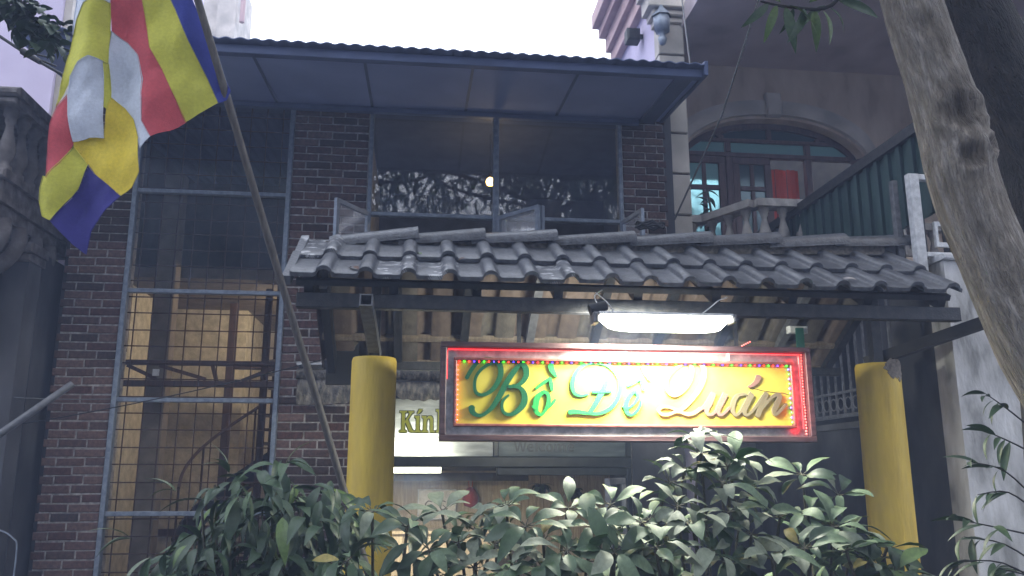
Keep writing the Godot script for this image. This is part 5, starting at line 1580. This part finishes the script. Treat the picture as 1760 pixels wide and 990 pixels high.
		var tfm := Transform3D(aim(d, Vector3.UP).rotated(d, rng.randf_range(-0.6, 0.6)).scaled(Vector3.ONE * rng.randf_range(0.55, 1.05)), c)
		if i % 4 == 0 and c.y > 1.15:
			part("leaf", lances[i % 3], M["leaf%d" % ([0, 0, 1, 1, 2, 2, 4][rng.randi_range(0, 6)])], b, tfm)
		else:
			crowd.append_from(lances[i % 3], 0, tfm)
	# loose shoots that stick out of it to the left
	for q in [[Vector3(-0.36, 1.62, 0.1), Vector3(-0.5, 0.3, 0.2)], [Vector3(-0.50, 1.43, 0.2), Vector3(-0.9, 0.1, 0.1)], [Vector3(-0.40, 1.36, 0.25), Vector3(-0.6, -0.4, 0.3)], [Vector3(-0.34, 1.30, 0.3), Vector3(0.1, -0.9, 0.4)], [Vector3(-0.12, 1.70, 0.2), Vector3(-0.3, 0.8, 0.2)], [Vector3(0.10, 1.74, 0.1), Vector3(0.5, 0.4, 0.2)]]:
		for k in 3:
			var d: Vector3 = (q[1] + Vector3(rng.randf_range(-0.5, 0.5), rng.randf_range(-0.6, 0.3), rng.randf_range(-0.3, 0.3))).normalized()
			part("leaf", lances[k], M["leaf%d" % (1 + k)], b, Transform3D(aim(d, Vector3.UP).scaled(Vector3.ONE * 0.8), q[0]))
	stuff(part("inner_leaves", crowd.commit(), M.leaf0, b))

func trunk_mesh(pts: Array, radii: Array, knots: Array, sd: int, sides := 40) -> ArrayMesh:
	# a bole with ridges and knots; knots are [height, side angle, size, how proud]
	var nz := FastNoiseLite.new()
	nz.seed = sd
	nz.frequency = 1.6
	var st := SurfaceTool.new()
	st.begin(Mesh.PRIMITIVE_TRIANGLES)
	st.set_smooth_group(0)
	var n := pts.size()
	for i in n:
		var d: Vector3 = (pts[mini(i + 1, n - 1)] - pts[maxi(i - 1, 0)]).normalized()
		var x := (Vector3.RIGHT - d * d.x).normalized()
		var y := x.cross(d)
		for k in sides + 1:
			var t := TAU * k / sides
			var dir := x * cos(t) + y * sin(t)
			var dark := 0.0
			var r: float = radii[i]
			r *= 1.0 + 0.05 * nz.get_noise_3d(cos(t) * 1.5, pts[i].y * 0.8, sin(t) * 1.5) + 0.030 * nz.get_noise_3d(cos(t) * 7, pts[i].y * 1.6, sin(t) * 7) + 0.022 * nz.get_noise_3d(cos(t) * 18, pts[i].y * 5.0, sin(t) * 18)
			for q in knots:
				var da: float = wrapf(t - q[1], -PI, PI) * radii[i]
				var dh: float = pts[i].y - q[0]
				var dd: float = sqrt(da * da + dh * dh) / q[2]
				dark = maxf(dark, q[4] * (1.0 - smoothstep(0.62, 0.98, dd + 0.30 * nz.get_noise_3d(cos(t) * 5.0, pts[i].y * 9.0, sin(t) * 5.0 + 7.0))))
				r += q[3] * (exp(-pow(dd - 0.95, 2) * 9.0) - 1.5 * exp(-dd * dd * 3.5) + 0.35 * exp(-pow(dd - 0.35, 2) * 40.0))
			var lich := clampf(nz.get_noise_3d(cos(t) * 2.2 + 30.0, pts[i].y * 2.4, sin(t) * 2.2) * 2.0 + 0.35, 0.0, 1.0)
			st.set_color(Color(0.78, 0.75, 0.70).lerp(Color(1.25, 1.25, 1.24), lich).lerp(Color(0.26, 0.23, 0.20), dark))
			st.set_uv(Vector2(float(k) / sides, pts[i].y / 1.1))
			st.add_vertex(pts[i] + dir * r)
	for i in n - 1:
		for k in sides:
			var a := i * (sides + 1) + k
			var b := a + 1
			var s1 := sides + 1
			for ix in [a, b, b + s1, a, b + s1, a + s1]:
				st.add_index(ix)
	st.generate_normals()
	return st.commit()

func mango_tree() -> void:
	var base := Vector3(2.44, 0, 4.05)
	var t := thing("mango_tree", "large mango tree with a leaning knotted grey trunk at the right edge", "tree", base)
	var c := [Vector3(2.50, -0.02, 4.08), Vector3(2.47, 0.7, 4.05), Vector3(2.46, 1.33, 4.02), Vector3(2.50, 1.68, 4.0), Vector3(2.50, 1.92, 4.0), Vector3(2.395, 2.17, 4.0), Vector3(2.28, 2.52, 4.0), Vector3(2.195, 2.81, 4.0), Vector3(2.125, 3.27, 4.0), Vector3(2.045, 3.67, 4.0), Vector3(1.95, 4.4, 4.0), Vector3(1.80, 5.4, 4.1)]
	var ctl := []
	for p in c:
		ctl.append(p - base)
	var pts := smooth(ctl, 26)
	var rad := []
	for i in pts.size():
		var y: float = pts[i].y
		rad.append(lerpf(0.19, 0.131, clampf(y / 1.7, 0, 1)) - 0.016 * clampf((y - 2.2) / 1.4, 0, 1) + 0.006 * exp(-pow((y - 3.0) / 0.35, 2)))
	# a side angle of PI / 2 faces the street
	var front := 1.57
	var knots := [[3.11, front + 0.16, 0.095, 0.022, 0.80], [2.965, front - 0.55, 0.046, 0.020, 0.7], [2.925, front + 0.28, 0.062, 0.018, 0.75], [3.20, front + 0.10, 0.09, 0.008, 0.55], [3.03, front - 0.35, 0.05, 0.008, 0.3], [2.2, front - 0.5, 0.08, 0.006, 0.2], [3.5, front + 0.4, 0.07, 0.006, 0.25]]
	part("trunk", trunk_mesh(pts, rad, knots, 5, 120), M.bark, t)
	var c2 := [Vector3(2.47, 0.9, 4.06), Vector3(2.50, 1.35, 4.02), Vector3(2.66, 1.75, 3.82), Vector3(2.86, 2.15, 3.60), Vector3(2.96, 2.6, 3.5), Vector3(2.905, 3.25, 3.5), Vector3(2.77, 3.74, 3.5), Vector3(2.666, 4.01, 3.5), Vector3(2.45, 4.6, 3.5), Vector3(2.2, 5.3, 3.5)]
	ctl = []
	for p in c2:
		ctl.append(p - base)
	pts = smooth(ctl, 10)
	rad = []
	for i in pts.size():
		rad.append(0.19 - 0.02 * i / pts.size())
	part("second_trunk", trunk_mesh(pts, rad, [], 9, 40), M.bark_dark, t)
	# a low twig of hanging leaves in the picture's top edge
	var tw := part("twig", pipe(smooth([Vector3(2.02, 4.05, 3.7) - base, Vector3(1.90, 3.86, 3.62) - base, Vector3(1.70, 3.85, 3.60) - base, Vector3(1.56, 3.87, 3.60) - base], 5), [0.012, 0.012, 0.011, 0.011, 0.010, 0.010, 0.009, 0.009, 0.008, 0.008, 0.007, 0.007, 0.006, 0.006, 0.005, 0.004], 6), M.bark_dark, t)
	var bl := [leaf_mesh(0.24, 0.052, 0.3, 0.25), leaf_mesh(0.20, 0.046, 0.5, 0.3), leaf_mesh(0.27, 0.055, 0.2, 0.2)]
	var lv := [[1.58, 3.87, -0.85, 0.1], [1.60, 3.86, -0.5, -0.5], [1.64, 3.86, -0.35, -0.95], [1.68, 3.85, 0.1, -1.0], [1.72, 3.85, -0.25, -0.7], [1.78, 3.85, -0.5, -0.95], [1.82, 3.85, 0.05, -1.0], [1.86, 3.85, 0.15, -1.0], [1.90, 3.86, 0.6, -0.5], [1.95, 3.90, 0.7, -0.2], [1.66, 3.87, -0.7, 0.35], [1.80, 3.88, 0.5, 0.3], [1.70, 3.86, 0.5, -0.6], [1.88, 3.87, -0.4, -0.3]]
	for q in lv:
		var d := Vector3(q[2], q[3], rng.randf_range(-0.1, 0.45)).normalized()
		part("leaf", bl[rng.randi_range(0, 2)], M["leaf%d" % ([1, 4, 4][rng.randi_range(0, 2)])], tw, Transform3D(aim(d, Vector3(0.2, 0.3, 1)).rotated(d, rng.randf_range(-0.7, 0.7)).scaled(Vector3.ONE * rng.randf_range(0.7, 1.0)), Vector3(q[0], q[1], 3.6) - base))
	# suckers on the right: leafy twigs low on the trunk
	for q in [[2.19, 2.00, 0.05], [2.24, 1.86, -0.04], [2.14, 1.74, 0.0], [2.10, 1.62, 0.06], [2.02, 1.53, 0.05], [2.10, 1.46, -0.05], [2.00, 1.38, 0.04], [2.12, 1.36, 0.10], [2.20, 1.34, -0.02], [2.06, 1.28, 0.0]]:
		var tip: Vector3 = Vector3(q[0], q[1], 3.92 + q[2]) - base
		var from: Vector3 = Vector3(2.36, q[1] - rng.randf_range(0.06, 0.16), 3.97) - base
		var bend := from.lerp(tip, 0.5) + Vector3(0, rng.randf_range(0.0, 0.05), 0)
		var sk := part("sucker", pipe(smooth([from, bend, tip], 4), [0.004, 0.004, 0.0035, 0.0035, 0.003, 0.003, 0.0025, 0.002, 0.0015], 5), M.bark_dark, t)
		for k in 6:
			var at: Vector3 = bend.lerp(tip, k / 5.0) if k > 0 else bend
			var d := Vector3(rng.randf_range(-1.0, -0.1), rng.randf_range(-0.9, 0.35), rng.randf_range(-0.4, 0.6)).normalized()
			part("leaf", bl[rng.randi_range(0, 1)], M["leaf%d" % (0 if rng.randf() < 0.7 else 1)], sk, Transform3D(aim(d, Vector3.UP).rotated(d, rng.randf_range(-0.7, 0.7)).scaled(Vector3.ONE * rng.randf_range(0.40, 0.68)), at))  # darkest greens picked to put the shade into these leaves
	# crown above the street, out of the picture but over the lens and in the window's reflection
	var boughs := T()
	var heads := []
	for i in 13:
		var a := TAU * i / 13.0
		var rr := rng.randf_range(1.2, 3.2)
		var hd := Vector3(1.0 + cos(a) * rr, rng.randf_range(5.6, 7.6), 4.6 + sin(a) * rr * 0.75) - base
		tube(boughs, smooth([Vector3(1.80, 5.3, 4.1) - base, hd * 0.4 + Vector3(-0.3 + rng.randf_range(-0.5, 0.5), 3.2 + rng.randf_range(-0.2, 0.4), 0.1), hd * 0.75 + Vector3(rng.randf_range(-0.4, 0.4), 1.4, rng.randf_range(-0.3, 0.3)), hd], 5), 0.028, 6)
		heads.append(hd)
	part("bough", done(boughs), M.bark_dark, t)
	stuff(crown("crown", heads, 1.6, 5200, bl[0], M.leaf1, t))
	# black dangling leaves at the top left belong to a neighbour's tree
	var nb := thing("overhanging_tree", "dark leafy tree branch hanging in at the top left corner beside the lilac wall", "tree", Vector3(-3.4, 0, 2.7))
	part("trunk", pipe([Vector3(-0.4, 0, 0), Vector3(-0.3, 3.0, 0), Vector3(0.1, 4.9, -0.1)], [0.11, 0.09, 0.06], 10), M.bark_dark, nb)
	part("branch", pipe(smooth([Vector3(0.1, 4.9, -0.1), Vector3(0.80, 4.62, -0.2), Vector3(1.15, 4.26, -0.2), Vector3(1.36, 3.99, -0.2)], 5), 0.010, 6), M.bark_dark, nb)
	var rd := leaf_mesh(0.085, 0.062, 0.4, 0.15)
	for i in 190:
		var s := rng.randf()
		var c3 := Vector3(0.98, 4.36, -0.2).lerp(Vector3(1.36, 3.98, -0.2), pow(s, 0.6)) + Vector3(rng.randf_range(-0.10, 0.08), rng.randf_range(-0.05, 0.14), rng.randf_range(-0.10, 0.10))
		if i % 9 == 0:
			c3 = Vector3(rng.randf_range(0.9, 1.2), rng.randf_range(4.1, 4.5), -0.2)
		var d := Vector3(rng.randf_range(-1, 1), rng.randf_range(-1, 0.2), rng.randf_range(-0.5, 0.7)).normalized()
		part("leaf", rd, M.leaf0, nb, Transform3D(aim(d, Vector3.UP).scaled(Vector3.ONE * rng.randf_range(0.7, 1.2)), c3))

func crown(called: String, heads: Array, spread: float, count: int, lm: Mesh, m: Material, parent: Node3D) -> MultiMeshInstance3D:
	var mm := MultiMesh.new()
	mm.transform_format = MultiMesh.TRANSFORM_3D
	mm.mesh = lm
	mm.instance_count = count
	for i in count:
		var h: Vector3 = heads[rng.randi_range(0, heads.size() - 1)]
		var off := Vector3(rng.randfn(), rng.randfn() * 0.6, rng.randfn()) * spread * 0.45
		var d := Vector3(rng.randf_range(-1, 1), rng.randf_range(-1, 0.4), rng.randf_range(-1, 1)).normalized()
		var at := h + off
		# no leaf hangs below the bough line
		var eye := at + parent.position
		if eye.z < 7.5:
			at.y = maxf(at.y, 2.5 + 0.72 * maxf(0.0, 7.0 - eye.z) - parent.position.y + rng.randf() * 0.3)
		mm.set_instance_transform(i, Transform3D(aim(d, Vector3.UP).scaled(Vector3.ONE * rng.randf_range(0.8, 1.3)), at))
	var o := MultiMeshInstance3D.new()
	o.name = called
	o.multimesh = mm
	o.material_override = m
	parent.add_child(o, true)
	return o

func street_trees() -> void:
	# across the road, behind the viewer: the window mirrors them
	var lm := leaf_mesh(0.30, 0.08, 0.4, 0.2)
	var i := 0
	for q in [[-6.0, 14.5, 11.5], [-1.2, 15.5, 9.6], [4.2, 14.8, 9.2], [9.5, 15.5, 10.0]]:
		var t := thing("street_tree", ["leafy street tree across the road, leftmost of those mirrored in the window", "lower leafy street tree across the road mirrored in the window's left pane", "leafy street tree across the road mirrored in the window's right pane", "tall leafy street tree across the road beyond the right pane's reflection"][i], "tree", Vector3(q[0], -0.15, q[1]), "street trees across the road")
		part("trunk", pipe([Vector3.ZERO, Vector3(0.1, 2.0, 0), Vector3(0.0, q[2] * 0.62, 0.1)], [0.22, 0.17, 0.12], 10), M.bark_dark, t)
		var heads := []
		for k in 18:
			heads.append(Vector3(rng.randf_range(-2.2, 2.2), q[2] * rng.randf_range(0.5, 1.0), rng.randf_range(-1.6, 1.6)))
		stuff(crown("crown", heads, 1.35, 4400, lm, M.leaf0, t))
		i += 1
	# the terrace over there, which keeps the low sky from the shopfront
	for k in 3:
		var hs := thing("terrace_house", ["unseen grey terrace house across the road, left, raised to darken reflections", "plain grey terrace house across the road, in the middle", "plain grey terrace house across the road, on the right"][k], "house", Vector3(-9.0 + 9.0 * k, -0.15, 21.0), "terrace houses across the road")
		part("wall", span(Vector3(-4.4 if k else -10.0, 0, -0.0), Vector3(4.4, [17.0, 9.0, 9.5][k], 6)), M.concrete, hs)  # left house raised and widened to darken the window reflection
		for wi in 6:
			var wx := -3.0 + 3.0 * (wi % 3)
			var wy := 1.2 + 3.2 * (wi / 3)
			part("window", span(Vector3(wx - 0.6, wy, -0.05), Vector3(wx + 0.6, wy + 1.5, -0.002)), M.dim_glass, hs)

func cables() -> void:
	var list := [
		["black hanging cord with a coil running down across the arched window", [Vector3(2.10, 4.65, 2.4), Vector3(1.808, 3.834, 2.4), Vector3(1.49, 3.17, 2.38)], 0.006, M.black],
		["thick dark cable drooping at the upper left beside the lilac wall", sag(Vector3(-2.75, 4.42, 2.0), Vector3(-1.95, 3.96, 2.0), 0.03), 0.010, M.black],
		["thin dark wire crossing the tall mesh window to the awning", sag(Vector3(-2.95, 2.06, 0.28), Vector3(-0.62, 2.50, 1.0), 0.03), 0.0045, M.black],
		["thin grey wire rising in front of the corner pilaster to the cornice", [Vector3(2.05, 4.82, 1.2), Vector3(2.20, 6.0, 0.6), Vector3(2.3, 7.0, 0.4)], 0.006, M.grey_metal],
		["thin grey wire from the left wall to the brick pier", sag(Vector3(-3.1, 2.25, 0.44), Vector3(-2.40, 2.27, 0.06), 0.01), 0.004, M.grey_metal]]
	for c in list:
		var a: Vector3 = c[1][0]
		var t := thing("cable", c[0], "cable", a)
		var p := []
		for q in c[1]:
			p.append(q - a)
		part("strand", pipe(p, c[2], 6), c[3], t)
		if c[2] == 0.010:
			part("splice", pipe([p[5], p[7]], [0.022, 0.016], 8), M.black, t)
			part("spur", pipe([p[5], p[5] + Vector3(0.13, -0.005, -0.05)], 0.006, 6), M.black, t)
			part("spur", pipe([p[6], p[6] + Vector3(0.13, -0.03, -0.05)], 0.006, 6), M.black, t)
	var k := thing("cable_coil", "dark coil of cable lying at the ridge of the porch roof below the pilaster", "cable", Vector3(1.47, 3.23, 1.93))
	var pts := []
	for i in 50:
		var a := TAU * i / 16.0
		pts.append(Vector3(cos(a) * (0.09 + 0.006 * sin(i)), 0.02 + 0.01 * sin(i * 2.3) + 0.012 * i / 16.0, sin(a) * 0.05))
	part("loops", pipe(pts, 0.008, 6), M.black, k)
